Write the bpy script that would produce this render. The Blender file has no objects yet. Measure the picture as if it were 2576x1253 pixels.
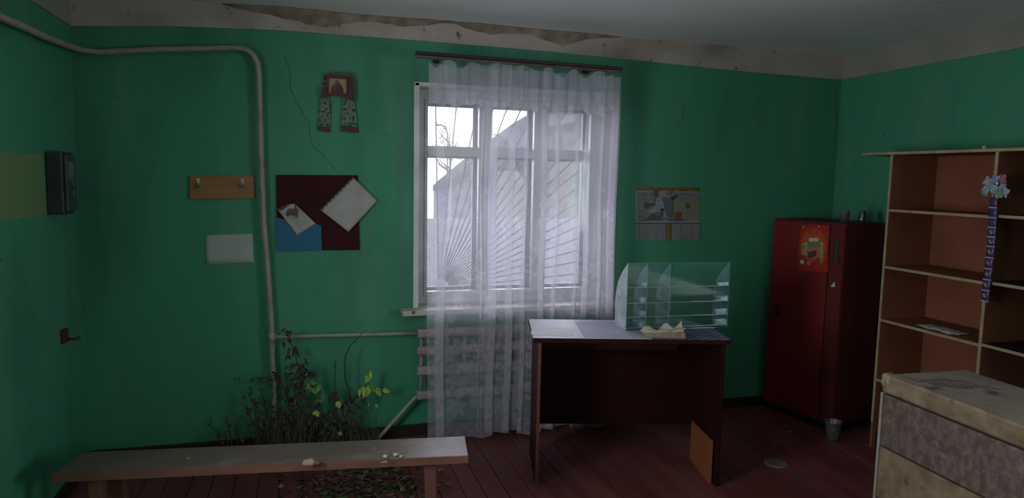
import bpy, math, random
import numpy as np
from mathutils import Vector, Matrix
random.seed(7); rng = np.random.default_rng(7)
sc = bpy.context.scene
COL = sc.collection
IW, IH = 2576, 1253

# ------------------------------------------------------------------ camera
F_PX = 1748.16
YAW, PITCH, ROLL = math.radians(16.65), math.radians(-5.96), math.radians(1.12)
CAM = np.array([0.0, 0.0, 1.70])
_f = np.array([math.sin(YAW)*math.cos(PITCH), math.cos(YAW)*math.cos(PITCH), math.sin(PITCH)])
_r = np.array([math.cos(YAW), -math.sin(YAW), 0.0]); _u = np.cross(_r, _f)
CR = _r*math.cos(ROLL)+_u*math.sin(ROLL); CU = -_r*math.sin(ROLL)+_u*math.cos(ROLL); CF = _f
cd = bpy.data.cameras.new('camera'); cam = bpy.data.objects.new('camera', cd); COL.objects.link(cam)
cd.sensor_width = 36.0; cd.sensor_fit = 'HORIZONTAL'; cd.lens = 36.0*F_PX/IW; cd.clip_start = 0.05; cd.clip_end = 200
cam.matrix_world = Matrix(((CR[0], CU[0], -CF[0], CAM[0]), (CR[1], CU[1], -CF[1], CAM[1]), (CR[2], CU[2], -CF[2], CAM[2]), (0, 0, 0, 1)))
sc.camera = cam

# ------------------------------------------------------------------ world, lights, exposure
world = bpy.data.worlds.new('overcast_sky'); sc.world = world; world.use_nodes = True
wn = world.node_tree.nodes; wl = world.node_tree.links
bg = wn['Background']; bg.inputs['Strength'].default_value = 16.5
wtc = wn.new('ShaderNodeTexCoord'); wsep = wn.new('ShaderNodeSeparateXYZ'); wr = wn.new('ShaderNodeValToRGB')
wl.new(wtc.outputs['Generated'], wsep.inputs[0]); wl.new(wsep.outputs['Z'], wr.inputs[0]); wl.new(wr.outputs[0], bg.inputs['Color'])
wr.color_ramp.elements[0].color = (0.90, 0.92, 0.95, 1); wr.color_ramp.elements[1].color = (0.90, 0.93, 1.0, 1)
def area(name, loc, rot, sx, sy, power, color=(1, 1, 1), portal=False):
    l = bpy.data.lights.new(name, 'AREA'); l.shape = 'RECTANGLE'; l.size = sx; l.size_y = sy; l.energy = power; l.color = color
    o = bpy.data.objects.new(name, l); COL.objects.link(o); o.location = loc; o.rotation_euler = rot
    if portal: l.cycles.is_portal = True
    return o
area('window_portal', (1.22, 4.80, 1.45), (math.radians(-90), 0, 0), 1.4, 1.5, 10, portal=True)
area('unseen_left_portal', (-1.40, 1.85, 1.475), (0, math.radians(-90), 0), 1.25, 1.0, 10, portal=True)
area('unseen_right_portal', (4.08, -0.15, 1.525), (0, math.radians(90), 0), 1.25, 1.2, 10, portal=True)
sl = bpy.data.lights.new('added_soft_sun', 'SUN'); sl.energy = 5.0; sl.angle = math.radians(70); sl.color = (1, .98, .95)  # soft sun lamp added to strengthen the daylight coming through the window
so = bpy.data.objects.new('added_soft_sun', sl); COL.objects.link(so); so.rotation_euler = (math.radians(-54), 0, math.radians(8)); so.location = (0, 12, 9)
sc.view_settings.view_transform = 'Standard'; sc.view_settings.look = 'None'
sc.view_settings.exposure = 0.0; sc.view_settings.gamma = 1.0; sc.view_settings.use_curve_mapping = False
sc.cycles.max_bounces = 10; sc.cycles.diffuse_bounces = 5; sc.cycles.transparent_max_bounces = 24
sc.cycles.caustics_reflective = False; sc.cycles.caustics_refractive = False
sc.cycles.use_denoising = True

# ------------------------------------------------------------------ helpers
D, XL, XR, YR, CEIL = 4.404, -1.209, 3.875, -1.5, 2.65
def on(px, py, ax, v):
    """The point of a plane (axis ax = v) seen at a pixel of the photograph."""
    d = CF*F_PX + CR*(px-IW/2) - CU*(py-IH/2)
    t = (v-CAM[ax])/d[ax]
    return CAM + d*t
def S(r, g, b):
    f = lambda c: (c/255)/12.92 if c/255 <= 0.04045 else (((c/255)+0.055)/1.055)**2.4
    return (f(r), f(g), f(b), 1)
MATS = {}
def mat(name, col, rough=0.7, col2=None, scale=6.0, stretch=(1, 1, 1), lo=0.35, hi=0.7, bump=0.0, bscale=40, metallic=0, spec=0.5, col3=None, scale3=25, lo3=0.6, hi3=0.66, detail=6):
    if name in MATS: return MATS[name]
    m = bpy.data.materials.new(name); m.use_nodes = True; MATS[name] = m
    n, l = m.node_tree.nodes, m.node_tree.links; b = n['Principled BSDF']
    b.inputs['Base Color'].default_value = col; b.inputs['Roughness'].default_value = rough; b.inputs['Metallic'].default_value = metallic
    b.inputs['Specular IOR Level'].default_value = spec
    tc = n.new('ShaderNodeTexCoord'); mp = n.new('ShaderNodeMapping'); mp.inputs['Scale'].default_value = stretch
    l.new(tc.outputs['Object'], mp.inputs[0])
    out = None
    if col2 is None: col2 = tuple(c*0.85 for c in col[:3])+(1,)
    nz = n.new('ShaderNodeTexNoise'); nz.inputs['Scale'].default_value = scale; nz.inputs['Detail'].default_value = detail
    l.new(mp.outputs[0], nz.inputs['Vector'])
    r = n.new('ShaderNodeValToRGB'); r.color_ramp.elements[0].position = lo; r.color_ramp.elements[1].position = hi
    r.color_ramp.elements[0].color = col; r.color_ramp.elements[1].color = col2
    l.new(nz.outputs['Fac'], r.inputs[0]); out = r.outputs[0]
    if col3 is not None:
        n3 = n.new('ShaderNodeTexNoise'); n3.inputs['Scale'].default_value = scale3; n3.inputs['Detail'].default_value = 4
        l.new(tc.outputs['Object'], n3.inputs['Vector'])
        r3 = n.new('ShaderNodeValToRGB'); r3.color_ramp.elements[0].position = lo3; r3.color_ramp.elements[1].position = hi3
        l.new(n3.outputs['Fac'], r3.inputs[0])
        mx = n.new('ShaderNodeMixRGB'); mx.inputs['Color2'].default_value = col3
        l.new(r3.outputs[0], mx.inputs['Fac']); l.new(out, mx.inputs['Color1']); out = mx.outputs[0]
    l.new(out, b.inputs['Base Color'])
    if bump:
        nb = n.new('ShaderNodeTexNoise'); nb.inputs['Scale'].default_value = bscale; nb.inputs['Detail'].default_value = 5
        l.new(mp.outputs[0], nb.inputs['Vector'])
        bp = n.new('ShaderNodeBump'); bp.inputs['Strength'].default_value = bump; bp.inputs['Distance'].default_value = 0.01
        l.new(nb.outputs['Fac'], bp.inputs['Height']); l.new(bp.outputs[0], b.inputs['Normal'])
    return m
def pane_mat(name, tint, gloss=0.12, milk=0.0, milkcol=(0.8, 0.85, 0.85, 1), dirt=0.0):
    if name in MATS: return MATS[name]
    m = bpy.data.materials.new(name); m.use_nodes = True; MATS[name] = m
    n, l = m.node_tree.nodes, m.node_tree.links
    for x in list(n):
        if x.type != 'OUTPUT_MATERIAL': n.remove(x)
    out = [x for x in n if x.type == 'OUTPUT_MATERIAL'][0]
    t = n.new('ShaderNodeBsdfTransparent'); t.inputs[0].default_value = tint
    g = n.new('ShaderNodeBsdfGlossy'); g.inputs['Roughness'].default_value = 0.06
    fr = n.new('ShaderNodeFresnel'); fr.inputs[0].default_value = 1.5
    a = n.new('ShaderNodeMath'); a.operation = 'MULTIPLY_ADD'; a.inputs[1].default_value = 1.0; a.inputs[2].default_value = gloss*0.3; a.use_clamp = True
    l.new(fr.outputs[0], a.inputs[0])
    mx = n.new('ShaderNodeMixShader'); l.new(a.outputs[0], mx.inputs[0]); l.new(t.outputs[0], mx.inputs[1]); l.new(g.outputs[0], mx.inputs[2])
    last = mx.outputs[0]
    if milk > 0:
        df = n.new('ShaderNodeBsdfDiffuse'); df.inputs[0].default_value = milkcol
        tl = n.new('ShaderNodeBsdfTranslucent'); tl.inputs[0].default_value = milkcol
        dm = n.new('ShaderNodeMixShader'); dm.inputs[0].default_value = 0.5; l.new(df.outputs[0], dm.inputs[1]); l.new(tl.outputs[0], dm.inputs[2])
        m2 = n.new('ShaderNodeMixShader'); l.new(last, m2.inputs[1]); l.new(dm.outputs[0], m2.inputs[2])
        tc = n.new('ShaderNodeTexCoord'); nz = n.new('ShaderNodeTexNoise'); nz.inputs['Scale'].default_value = 14; nz.inputs['Detail'].default_value = 6
        l.new(tc.outputs['Object'], nz.inputs['Vector'])
        mr = n.new('ShaderNodeMapRange'); mr.inputs[1].default_value = 0.4; mr.inputs[2].default_value = 0.65
        mr.inputs[3].default_value = milk; mr.inputs[4].default_value = min(1, milk+dirt)
        l.new(nz.outputs['Fac'], mr.inputs[0]); l.new(mr.outputs[0], m2.inputs[0]); last = m2.outputs[0]
    l.new(last, out.inputs['Surface'])
    return m

def tag(o, label=None, cat=None, group=None, kind=None):
    if label: o['label'] = label
    if cat: o['category'] = cat
    if group: o['group'] = group
    if kind: o['kind'] = kind
    return o
def thing(name, label, cat, loc=(0, 0, 0), rotz=0.0, group=None):
    o = bpy.data.objects.new(name, None); COL.objects.link(o); o.empty_display_size = 0.05
    o.location = loc; o.rotation_euler = (0, 0, rotz)
    return tag(o, label, cat, group)

class G:
    """Collects shapes of one mesh (several materials allowed by index)."""
    def __init__(s): s.v = []; s.f = []; s.mi = []; s.sm = []
    def add(s, V, Fs, mi=0, smooth=False):
        b = len(s.v); s.v += [tuple(float(c) for c in p) for p in V]
        for f in Fs: s.f.append([i+b for i in f]); s.mi.append(mi); s.sm.append(smooth)
        return s
    def box(s, x0, x1, y0, y1, z0, z1, mi=0):
        V = [(x, y, z) for z in (z0, z1) for y in (y0, y1) for x in (x0, x1)]
        return s.add(V, [(0, 2, 3, 1), (4, 5, 7, 6), (0, 1, 5, 4), (2, 6, 7, 3), (0, 4, 6, 2), (1, 3, 7, 5)], mi)
    def prism(s, poly, ext, mi=0):
        """closed polygon (3D points) extruded by the vector ext"""
        n = len(poly); e = np.array(ext); P = [np.array(p, float) for p in poly]; V = P+[p+e for p in P]
        Fs = [tuple(range(n))[::-1], tuple(range(n, 2*n))]+[(i, (i+1) % n, (i+1) % n+n, i+n) for i in range(n)]
        return s.add(V, Fs, mi)
    def tube(s, pts, r, seg=10, mi=0, cap=True):
        P = [np.array(p, float) for p in pts]; n = len(P)
        R = r if hasattr(r, '__len__') else [r]*n
        V = []; pu = None
        for i in range(n):
            t = (P[min(i+1, n-1)]-P[max(i-1, 0)]); t /= (np.linalg.norm(t)+1e-12)
            if pu is None:
                a = np.array([0, 0, 1.0]) if abs(t[2]) < 0.9 else np.array([1.0, 0, 0]); pu = np.cross(t, a)
            pu = pu-t*(pu@t); pu /= np.linalg.norm(pu)+1e-12; w = np.cross(t, pu)
            for k in range(seg):
                a = 2*math.pi*k/seg; V.append(P[i]+R[i]*(math.cos(a)*pu+math.sin(a)*w))
        Fs = []
        for i in range(n-1):
            for k in range(seg):
                k2 = (k+1) % seg; Fs.append((i*seg+k, i*seg+k2, (i+1)*seg+k2, (i+1)*seg+k))
        s.add(V, Fs, mi, True)
        if cap:
            b = len(s.v)-len(V)
            s.f.append([b+k for k in range(seg)][::-1]); s.mi.append(mi); s.sm.append(False)
            s.f.append([b+(n-1)*seg+k for k in range(seg)]); s.mi.append(mi); s.sm.append(False)
        return s
    def lathe(s, c, prof, seg=28, mi=0, jit=0):
        V = []
        for r, z in prof:
            for k in range(seg):
                a = 2*math.pi*k/seg; V.append((c[0]+r*math.cos(a), c[1]+r*math.sin(a), c[2]+z))
        Fs = [(i*seg+k, i*seg+(k+1) % seg, (i+1)*seg+(k+1) % seg, (i+1)*seg+k) for i in range(len(prof)-1) for k in range(seg)]
        return s.add(V, Fs, mi, True)
    def blob(s, c, r, mi=0, sq=(1, 1, 1), jit=0.25, nu=9, nv=6):
        V = []; ph = rng.random(3)*6
        for j in range(nv+1):
            th = math.pi*j/nv
            for i in range(nu):
                a = 2*math.pi*i/nu; k = r*(1+jit*math.sin(3*a+ph[0])*math.sin(th)+jit*0.7*(rng.random()-0.5)*(0 < j < nv))
                V.append((c[0]+k*sq[0]*math.sin(th)*math.cos(a), c[1]+k*sq[1]*math.sin(th)*math.sin(a), c[2]+k*sq[2]*math.cos(th)))
        Fs = [(j*nu+i, (j+1)*nu+i, (j+1)*nu+(i+1) % nu, j*nu+(i+1) % nu) for j in range(nv) for i in range(nu)]
        return s.add(V, Fs, mi, True)
    def sheet(s, fn, nu, nv, mi=0, th=0.0, smooth=True):
        V = [fn(i/nu, j/nv) for j in range(nv+1) for i in range(nu+1)]
        Fs = [(j*(nu+1)+i, j*(nu+1)+i+1, (j+1)*(nu+1)+i+1, (j+1)*(nu+1)+i) for j in range(nv) for i in range(nu)]
        return s.add(V, Fs, mi, smooth)
def obj(name, g, m, parent=None, world=True, bevel=0, solid=0, kind=None, label=None, weld=False):
    ms = m if isinstance(m, (list, tuple)) else [m]
    off = np.zeros(3)
    if parent is not None and world:
        p = parent
        while p is not None: off += np.array(p.location); p = p.parent
    me = bpy.data.meshes.new(name)
    if parent is None:
        V = np.array(g.v); lo, hi = V.min(0), V.max(0); org = np.array([(lo[0]+hi[0])/2, (lo[1]+hi[1])/2, lo[2]])
    else: org = off
    me.from_pydata([tuple(np.array(v)-org) for v in g.v], [], g.f)
    for x in ms: me.materials.append(x)
    me.polygons.foreach_set('material_index', g.mi); me.polygons.foreach_set('use_smooth', g.sm); me.update()
    o = bpy.data.objects.new(name, me); COL.objects.link(o)
    if parent is None: o.location = org
    else: o.parent = parent
    if weld:
        w = o.modifiers.new('weld', 'WELD'); w.merge_threshold = 1e-5
    if solid:
        s = o.modifiers.new('solid', 'SOLIDIFY'); s.thickness = solid; s.offset = 0
    if bevel:
        b = o.modifiers.new('bevel', 'BEVEL'); b.width = bevel; b.segments = 2; b.limit_method = 'ANGLE'; b.angle_limit = math.radians(40)
    if kind: o['kind'] = kind
    if label: o['label'] = label
    return o
def struct(name, g, m, parent=None, **k): return obj(name, g, m, parent, kind='structure', **k)

# ------------------------------------------------------------------ materials of the shell
def wall_material():
    m = bpy.data.materials.new('green_wall_paint'); m.use_nodes = True; n, l = m.node_tree.nodes, m.node_tree.links; b = n['Principled BSDF']
    b.inputs['Roughness'].default_value = 0.55; b.inputs['Specular IOR Level'].default_value = 0.25
    tc = n.new('ShaderNodeTexCoord')
    def noise(sc_, st=(1, 1, 1), det=6):
        mp = n.new('ShaderNodeMapping'); mp.inputs['Scale'].default_value = st; l.new(tc.outputs['Object'], mp.inputs[0])
        z = n.new('ShaderNodeTexNoise'); z.inputs['Scale'].default_value = sc_; z.inputs['Detail'].default_value = det; l.new(mp.outputs[0], z.inputs['Vector']); return z.outputs['Fac']
    def ramp(x, a, b_, c0, c1):
        r = n.new('ShaderNodeValToRGB'); e = r.color_ramp.elements; e[0].position = a; e[1].position = b_; e[0].color = c0; e[1].color = c1; l.new(x, r.inputs[0]); return r.outputs[0]
    def mix(f, c1, c2, t='MIX'):
        x = n.new('ShaderNodeMixRGB'); x.blend_type = t
        for k, v in (('Fac', f), ('Color1', c1), ('Color2', c2)):
            if hasattr(v, 'links'): l.new(v, x.inputs[k])
            else: x.inputs[k].default_value = v
        return x.outputs[0]
    W1, K = (1, 1, 1, 1), (0, 0, 0, 1)
    base = ramp(noise(1.3), 0.3, 0.7, (0.052, 0.285, 0.165, 1), (0.068, 0.262, 0.165, 1))
    streak = ramp(noise(9, (1, 1, 0.09)), 0.5, 0.75, K, (0.7,)*3+(1,))
    zone = ramp(noise(0.9), 0.38, 0.56, K, W1)
    base = mix(mix(1.0, streak, zone, 'MULTIPLY'), base, (0.12, 0.29, 0.20, 1))
    grime = ramp(noise(2.2, (1, 1, 0.35), 9), 0.52, 0.74, K, (0.65,)*3+(1,))
    base = mix(grime, base, (0.035, 0.12, 0.075, 1))
    speck = ramp(noise(42, det=2), 0.735, 0.76, K, W1)
    base = mix(speck, base, (0.02, 0.05, 0.035, 1))
    l.new(base, b.inputs['Base Color'])
    bp = n.new('ShaderNodeBump'); bp.inputs['Strength'].default_value = 0.12; bp.inputs['Distance'].default_value = 0.01
    l.new(noise(18), bp.inputs['Height']); l.new(bp.outputs[0], b.inputs['Normal'])
    return m
M_WALL = wall_material()
M_BAND = mat('dirty_whitewash', (0.47, 0.40, 0.365, 1), 0.9, (0.30, 0.235, 0.20, 1), 2.2, (1, 1, 1.5), 0.45, 0.75, bump=0.25, bscale=30, col3=(0.05, 0.035, 0.03, 1), scale3=14, lo3=0.63, hi3=0.75)
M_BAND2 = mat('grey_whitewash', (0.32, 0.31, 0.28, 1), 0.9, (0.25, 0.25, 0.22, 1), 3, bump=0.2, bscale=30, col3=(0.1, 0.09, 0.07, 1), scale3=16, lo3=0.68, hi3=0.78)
M_PLASTER = mat('crumbled_plaster', (0.34, 0.26, 0.21, 1), 0.95, (0.17, 0.12, 0.095, 1), 12, bump=0.6, bscale=60)
M_CEIL = mat('ceiling_whitewash', (0.78, 0.775, 0.80, 1), 0.92, (0.70, 0.705, 0.72, 1), 1.1, lo=0.4, hi=0.65, bump=0.15, bscale=35, col3=(0.24, 0.24, 0.2, 1), scale3=5, lo3=0.68, hi3=0.85)
M_WHITE = mat('old_white_paint', (0.80, 0.80, 0.79, 1), 0.45, (0.52, 0.53, 0.50, 1), 5, bump=0.1, bscale=60, col3=(0.22, 0.20, 0.17, 1), scale3=22, lo3=0.7, hi3=0.78)
M_SKIRT = mat('dark_skirting_paint', (0.022, 0.014, 0.012, 1), 0.5, (0.035, 0.02, 0.016, 1), 8)
M_PIPE = mat('pipe_paint', (0.33, 0.31, 0.27, 1), 0.5, (0.26, 0.20, 0.15, 1), 9, lo=0.45, hi=0.7, bump=0.1)

def floor_material():
    m = bpy.data.materials.new('painted_floorboards'); m.use_nodes = True; n, l = m.node_tree.nodes, m.node_tree.links; b = n['Principled BSDF']
    tc = n.new('ShaderNodeTexCoord')
    def noise(sc_, st, det=6):
        mp = n.new('ShaderNodeMapping'); mp.inputs['Scale'].default_value = st; l.new(tc.outputs['Object'], mp.inputs[0])
        z = n.new('ShaderNodeTexNoise'); z.inputs['Scale'].default_value = sc_; z.inputs['Detail'].default_value = det; l.new(mp.outputs[0], z.inputs['Vector']); return z.outputs['Fac']
    r = n.new('ShaderNodeValToRGB'); r.color_ramp.elements[0].position = .35; r.color_ramp.elements[1].position = .7
    r.color_ramp.elements[0].color = (0.13, 0.030, 0.032, 1); r.color_ramp.elements[1].color = (0.20, 0.060, 0.062, 1)
    l.new(noise(3, (3, .5, 1)), r.inputs[0])
    r2 = n.new('ShaderNodeValToRGB'); r2.color_ramp.elements[0].position = .5; r2.color_ramp.elements[1].position = .8; r2.color_ramp.elements[1].color = (.5, .5, .5, 1)
    l.new(noise(4, (1, 1, 1), 9), r2.inputs[0])
    mx = n.new('ShaderNodeMixRGB'); mx.inputs['Color2'].default_value = (0.15, 0.09, 0.085, 1); l.new(r2.outputs[0], mx.inputs['Fac']); l.new(r.outputs[0], mx.inputs['Color1'])
    l.new(mx.outputs[0], b.inputs['Base Color']); b.inputs['Roughness'].default_value = 0.42; b.inputs['Specular IOR Level'].default_value = 0.35
    bp = n.new('ShaderNodeBump'); bp.inputs['Strength'].default_value = 0.2; bp.inputs['Distance'].default_value = 0.01
    l.new(noise(12, (2, .6, 1)), bp.inputs['Height']); l.new(bp.outputs[0], b.inputs['Normal'])
    return m
M_FLOOR = floor_material()
M_GAP = mat('floor_gap', (0.008, 0.005, 0.005, 1), 0.9)

# ------------------------------------------------------------------ the room shell
WX0, WX1, WZ0, WZ1 = on(1042, 500, 1, D)[0], on(1549, 500, 1, D)[0], 0.845, on(1300, 222, 1, D)[2]
T = 0.38
g = G()
g.box(XL-.3, WX0, D, D+T, -0.1, CEIL+.2).box(WX1, XR+.3, D, D+T, -0.1, CEIL+.2)
g.box(WX0, WX1, D, D+T, -0.1, WZ0).box(WX0, WX1, D, D+T, WZ1, CEIL+.2)
wall_back = struct('wall_back', g, M_WALL)
LY0, LY1, LZ0, LZ1 = 1.35, 2.35, 0.85, 2.10   # unseen side window, added to match the daylight from the left
struct('wall_left', G().box(XL-.3, XL, YR-.3, LY0, -0.1, CEIL+.2).box(XL-.3, XL, LY1, D, -0.1, CEIL+.2).box(XL-.3, XL, LY0, LY1, -.1, LZ0).box(XL-.3, XL, LY0, LY1, LZ1, CEIL+.2), M_WALL)
RY0, RY1, RZ0, RZ1 = -0.75, 0.45, 0.9, 2.15   # unseen second side window, added behind the camera to brighten the left wall
struct('wall_right', G().box(XR, XR+.3, YR-.3, RY0, -0.1, CEIL+.2).box(XR, XR+.3, RY1, D, -0.1, CEIL+.2).box(XR, XR+.3, RY0, RY1, -.1, RZ0).box(XR, XR+.3, RY0, RY1, RZ1, CEIL+.2), M_WALL)
g = G(); g.box(XL-.3, XR+.3, YR-.3, YR, -.1, CEIL+.2)
struct('wall_front', g, M_WALL)
struct('ceiling', G().box(XL-.3, XR+.3, YR-.3, D+T, CEIL, CEIL+.2), M_CEIL)
for nme, xa_, xb_, a0, a1, b0, b1 in (('unseen_window_2', XL-.20, XL-.15, LY0, LY1, LZ0, LZ1), ('unseen_window_3', XR+.15, XR+.20, RY0, RY1, RZ0, RZ1)):
    g = G(); g.box(xa_, xb_, a0, a0+.04, b0, b1).box(xa_, xb_, a1-.04, a1, b0, b1).box(xa_, xb_, a0, a1, b0, b0+.04).box(xa_, xb_, a0, a1, b1-.04, b1).box(xa_, xb_, (a0+a1)/2-.02, (a0+a1)/2+.02, b0, b1)
    struct(nme, g, M_WHITE)
# floorboards running from the camera to the window wall, with open seams
g = G(); x = XL; k = 0
while x < XR-0.02:
    w = 0.118+0.01*math.sin(k*2.1); x1 = min(x+w, XR)
    dz = 0.0012*math.sin(k*1.7); g.box(x, x1-0.0045, YR, D, -0.03, dz); x = x1; k += 1
g.box(XL, XR, YR, D, -0.08, -0.014, 1)
struct('floor', g, [M_FLOOR, M_GAP])
# whitewashed strip under the ceiling, its lower edge waves as the photo shows
pts = [on(a, b, 1, D) for a, b in ((188, 66), (450, 67), (700, 76), (1065, 103), (1350, 127), (1600, 152), (1850, 178), (2106, 200))]
pts[0][0] = XL; pts[-1][0] = XR
g = G(); poly = [(p[0], D, p[2]) for p in pts]+[(XR, D, CEIL), (XL, D, CEIL)]
g.prism(poly, (0, -0.006, 0))
struct('trim_1', g, M_BAND)
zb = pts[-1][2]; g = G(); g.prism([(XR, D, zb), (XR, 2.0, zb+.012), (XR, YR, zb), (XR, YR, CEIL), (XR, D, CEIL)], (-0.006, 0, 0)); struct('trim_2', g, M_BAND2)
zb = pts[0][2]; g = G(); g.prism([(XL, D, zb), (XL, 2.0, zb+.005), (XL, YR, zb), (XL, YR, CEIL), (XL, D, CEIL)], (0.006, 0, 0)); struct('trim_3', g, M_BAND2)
# crumbled plaster lip between strip and ceiling
g = G(); N = 60; xa, xb = on(560, 30, 1, D)[0], on(1560, 90, 1, D)[0]; top = []; bot = []
for i in range(N+1):
    t = i/N; xx = xa+(xb-xa)*t; h = (0.035+0.025*math.sin(t*9)+0.018*math.sin(t*31+1)+0.012*rng.random())*min(1, t*8, (1-t)*6)+0.004
    d = 0.03+0.02*math.sin(t*14)+0.008*rng.random(); bot.append((xx, D-.006, CEIL-h)); top.append((xx, D-.012-d*min(1, t*8, (1-t)*6), CEIL-.002))
V = bot+top; g.add(V, [(i, i+1, N+2+i, N+1+i) for i in range(N)], 0, False)
struct('trim_4', g, M_PLASTER, solid=0.006)
# skirting boards
struct('baseboard_back', G().box(XL, XR, D-.018, D, 0, .075), M_SKIRT, bevel=.004)
struct('baseboard_left', G().box(XL, XL+.018, YR, D-.018, 0, .075), M_SKIRT, bevel=.004)
struct('baseboard_right', G().box(XR-.018, XR, YR, D-.018, 0, .075), M_SKIRT, bevel=.004)
# paint cracks
def crack(pp, w=0.003):
    g = G(); P = [on(a, b, 1, D) for a, b in pp]; Q = []
    for a, b in zip(P[:-1], P[1:]):
        for t in np.linspace(0, 1, 6, endpoint=False): Q.append(a+(b-a)*t+np.array([rng.normal(0, .003), 0, rng.normal(0, .003)]))
    Q.append(P[-1])
    for a, b in zip(Q[:-1], Q[1:]):
        d = b-a; nrm = np.array([-d[2], 0, d[0]]); nrm = nrm/(np.linalg.norm(nrm)+1e-9)*w*(.4+.5*rng.random())
        y = np.array([0, -D+D-.0008, 0])
        g.add([a-nrm+y, b-nrm+y, b+nrm+y, a+nrm+y], [(0, 1, 2, 3)])
    return g
M_CRACK = mat('crack_dark', (0.012, 0.03, 0.022, 1), 0.9)
for pp in (((718, 140), (730, 190), (731, 225), (748, 260), (777, 310), (782, 355), (792, 375), (812, 390), (850, 432)),
           ((1726, 258), (1716, 300), (1704, 312)), ((2104, 215), (2101, 260), (2105, 310), (2100, 345), (2107, 400), (2103, 470), (2108, 530))):
    struct('wall_crack', crack(pp, 0.0019), M_CRACK, wall_back)
# patch of other paint on the left wall
a = on(0, 385, 0, XL); b_ = on(112, 388, 0, XL); c = on(112, 548, 0, XL); d_ = on(0, 550, 0, XL)
M_PATCH = mat('ochre_paint_patch', (0.17, 0.25, 0.085, 1), 0.7, (0.12, 0.27, 0.12, 1), 4)
g = G().box(XL, XL+.0012, a[1]-.35, c[1]+.03, (c[2]+d_[2])/2, (a[2]+b_[2])/2)
struct('trim_5', g, M_PATCH)

# ------------------------------------------------------------------ window
YF = D+0.13   # front of the sash
def wx(px): return on(px, 450, 1, YF)[0]
def wz(py, px=1290): return on(px, py, 1, YF)[2]
FR0, FR1 = WX0+.005, WX1-.005
g = G()   # casing lining the opening (reveal)
g.box(WX0-.004, WX0+.030, D-.006, D+T-.04, WZ0, WZ1).box(WX1-.014, WX1+.004, D-.006, D+T-.04, WZ0, WZ1).box(WX0, WX1, D-.006, D+T-.04, WZ1-.02, WZ1+.004)
win = struct('window_1', g, M_WHITE, bevel=.003)
x_c = [(wx(1076), wx(1204)), (wx(1237), wx(1342)), (wx(1376), wx(1483))]
zt, zm1, zm0 = wz(268), wz(376), wz(397); zb0 = wz(728)
xo0, xo1 = WX0+.03, WX1-.014
rows = [(zb0, zm0), (zm1, zt)]
M_WF = mat('sash_white_paint', (0.76, 0.76, 0.76, 1), 0.4, (0.50, 0.51, 0.50, 1), 4, col3=(0.25, 0.22, 0.18, 1), scale3=25, lo3=0.72, hi3=0.8)
def sash(y0, y1, inset):
    g = G(); xs = [xo0]+[v for c in x_c for v in (c[0]+inset, c[1]-inset)]+[xo1]
    for i in range(0, 8, 2): g.box(xs[i], xs[i+1], y0, y1, WZ0, WZ1-.02)
    for c in x_c:
        a, b = c[0]+inset, c[1]-inset
        g.box(a, b, y0, y1, WZ0, zb0+inset).box(a, b, y0, y1, zt-inset, WZ1-.02).box(a, b, y0, y1, zm0-inset, zm1+inset)
    return g
struct('window_frame', sash(YF, YF+.045, 0), M_WF, win, bevel=.004)
struct('window_frame', sash(YF+.11, YF+.15, .012), mat('darkened_sash', (.30, .30, .30, 1), .8, (.22, .21, .20, 1), 6, spec=.1), win, bevel=.004)  # outer sash coloured darker than the inner to tone down its sky-lit edges
g = G()   # raised beads and the small vent casement
for i, c in enumerate(x_c):
    for (z0, z1) in rows:
        e = 0.010; q = 0.018 if (i == 1) else 0.012
        for (a, b, p, r) in ((c[0]-q-e, c[0]-q, z0-q-e, z1+q+e), (c[1]+q, c[1]+q+e, z0-q-e, z1+q+e), (c[0]-q, c[1]+q, z0-q-e, z0-q), (c[0]-q, c[1]+q, z1+q, z1+q+e)):
            g.box(a, b, YF-.010, YF+.001, p, r)
struct('window_frame', g, M_WF, win, bevel=.002)
# dark gap beside the left casement and its hinges
g = G().box(xo0+.001, xo0+.006, YF-.004, YF+.002, WZ0+.03, WZ1-.03)
struct('window_gap', g, M_CRACK, win)
M_PANE = pane_mat('window_glass', (0.95, 0.945, 0.97, 1), 0.2, 0.015, (0.8, 0.83, 0.85, 1), 0.03)
for yy in (YF+.02, YF+.13):
    for c in x_c:
        for (z0, z1) in rows: struct('window_pane', G().box(c[0]-.004, c[1]+.004, yy, yy+.003, z0-.004, z1+.004), M_PANE, win)
# sill
M_SILL = mat('chipped_sill_paint', (0.55, 0.54, 0.51, 1), 0.5, (0.42, 0.38, 0.33, 1), 6, col3=(0.12, 0.08, 0.06, 1), scale3=20, lo3=0.64, hi3=0.72, bump=.2)
g = G().box(WX0-.085, WX1+.06, D-.11, D+.13, WZ0-.032, WZ0+.002)
sill = struct('window_sill', g, M_SILL, win, bevel=.006)

# security grille: a fan of bars springing from the lower left corner
M_BAR = mat('grille_grey_paint', (0.010, 0.010, 0.011, 1), 1.0, (0.008, 0.008, 0.009, 1), 10, spec=0)
YG = D+.46
gc = on(1104, 726, 1, YG)
gr = thing('window_grille', 'grey iron sunburst security grille outside the window', 'grille', (gc[0], YG, gc[2]))
gx0, gx1, gz1 = WX0-.06, WX1+.10, WZ1+.06
angs = [4.5, 9.5, 14, 18.5, 22.7, 26.6, 30.8, 35.2, 39.4, 43, 46.6, 50.2, 53.8, 57.6, 61.5, 65.5, 69.5, 73.5, 78.3, 85, 91.5]
for a in angs:
    t = math.radians(a); dx, dz = math.cos(t), math.sin(t)
    L = min(((gx1-gc[0])/dx) if dx > 1e-3 else 9, ((gz1-gc[2])/dz) if dz > 1e-3 else 9, 9)
    p0 = gc+np.array([dx, 0, dz])*.075; p1 = gc+np.array([dx, 0, dz])*L
    obj('bar', G().tube([p0, p1], .0048, 6), M_BAR, gr)
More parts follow.
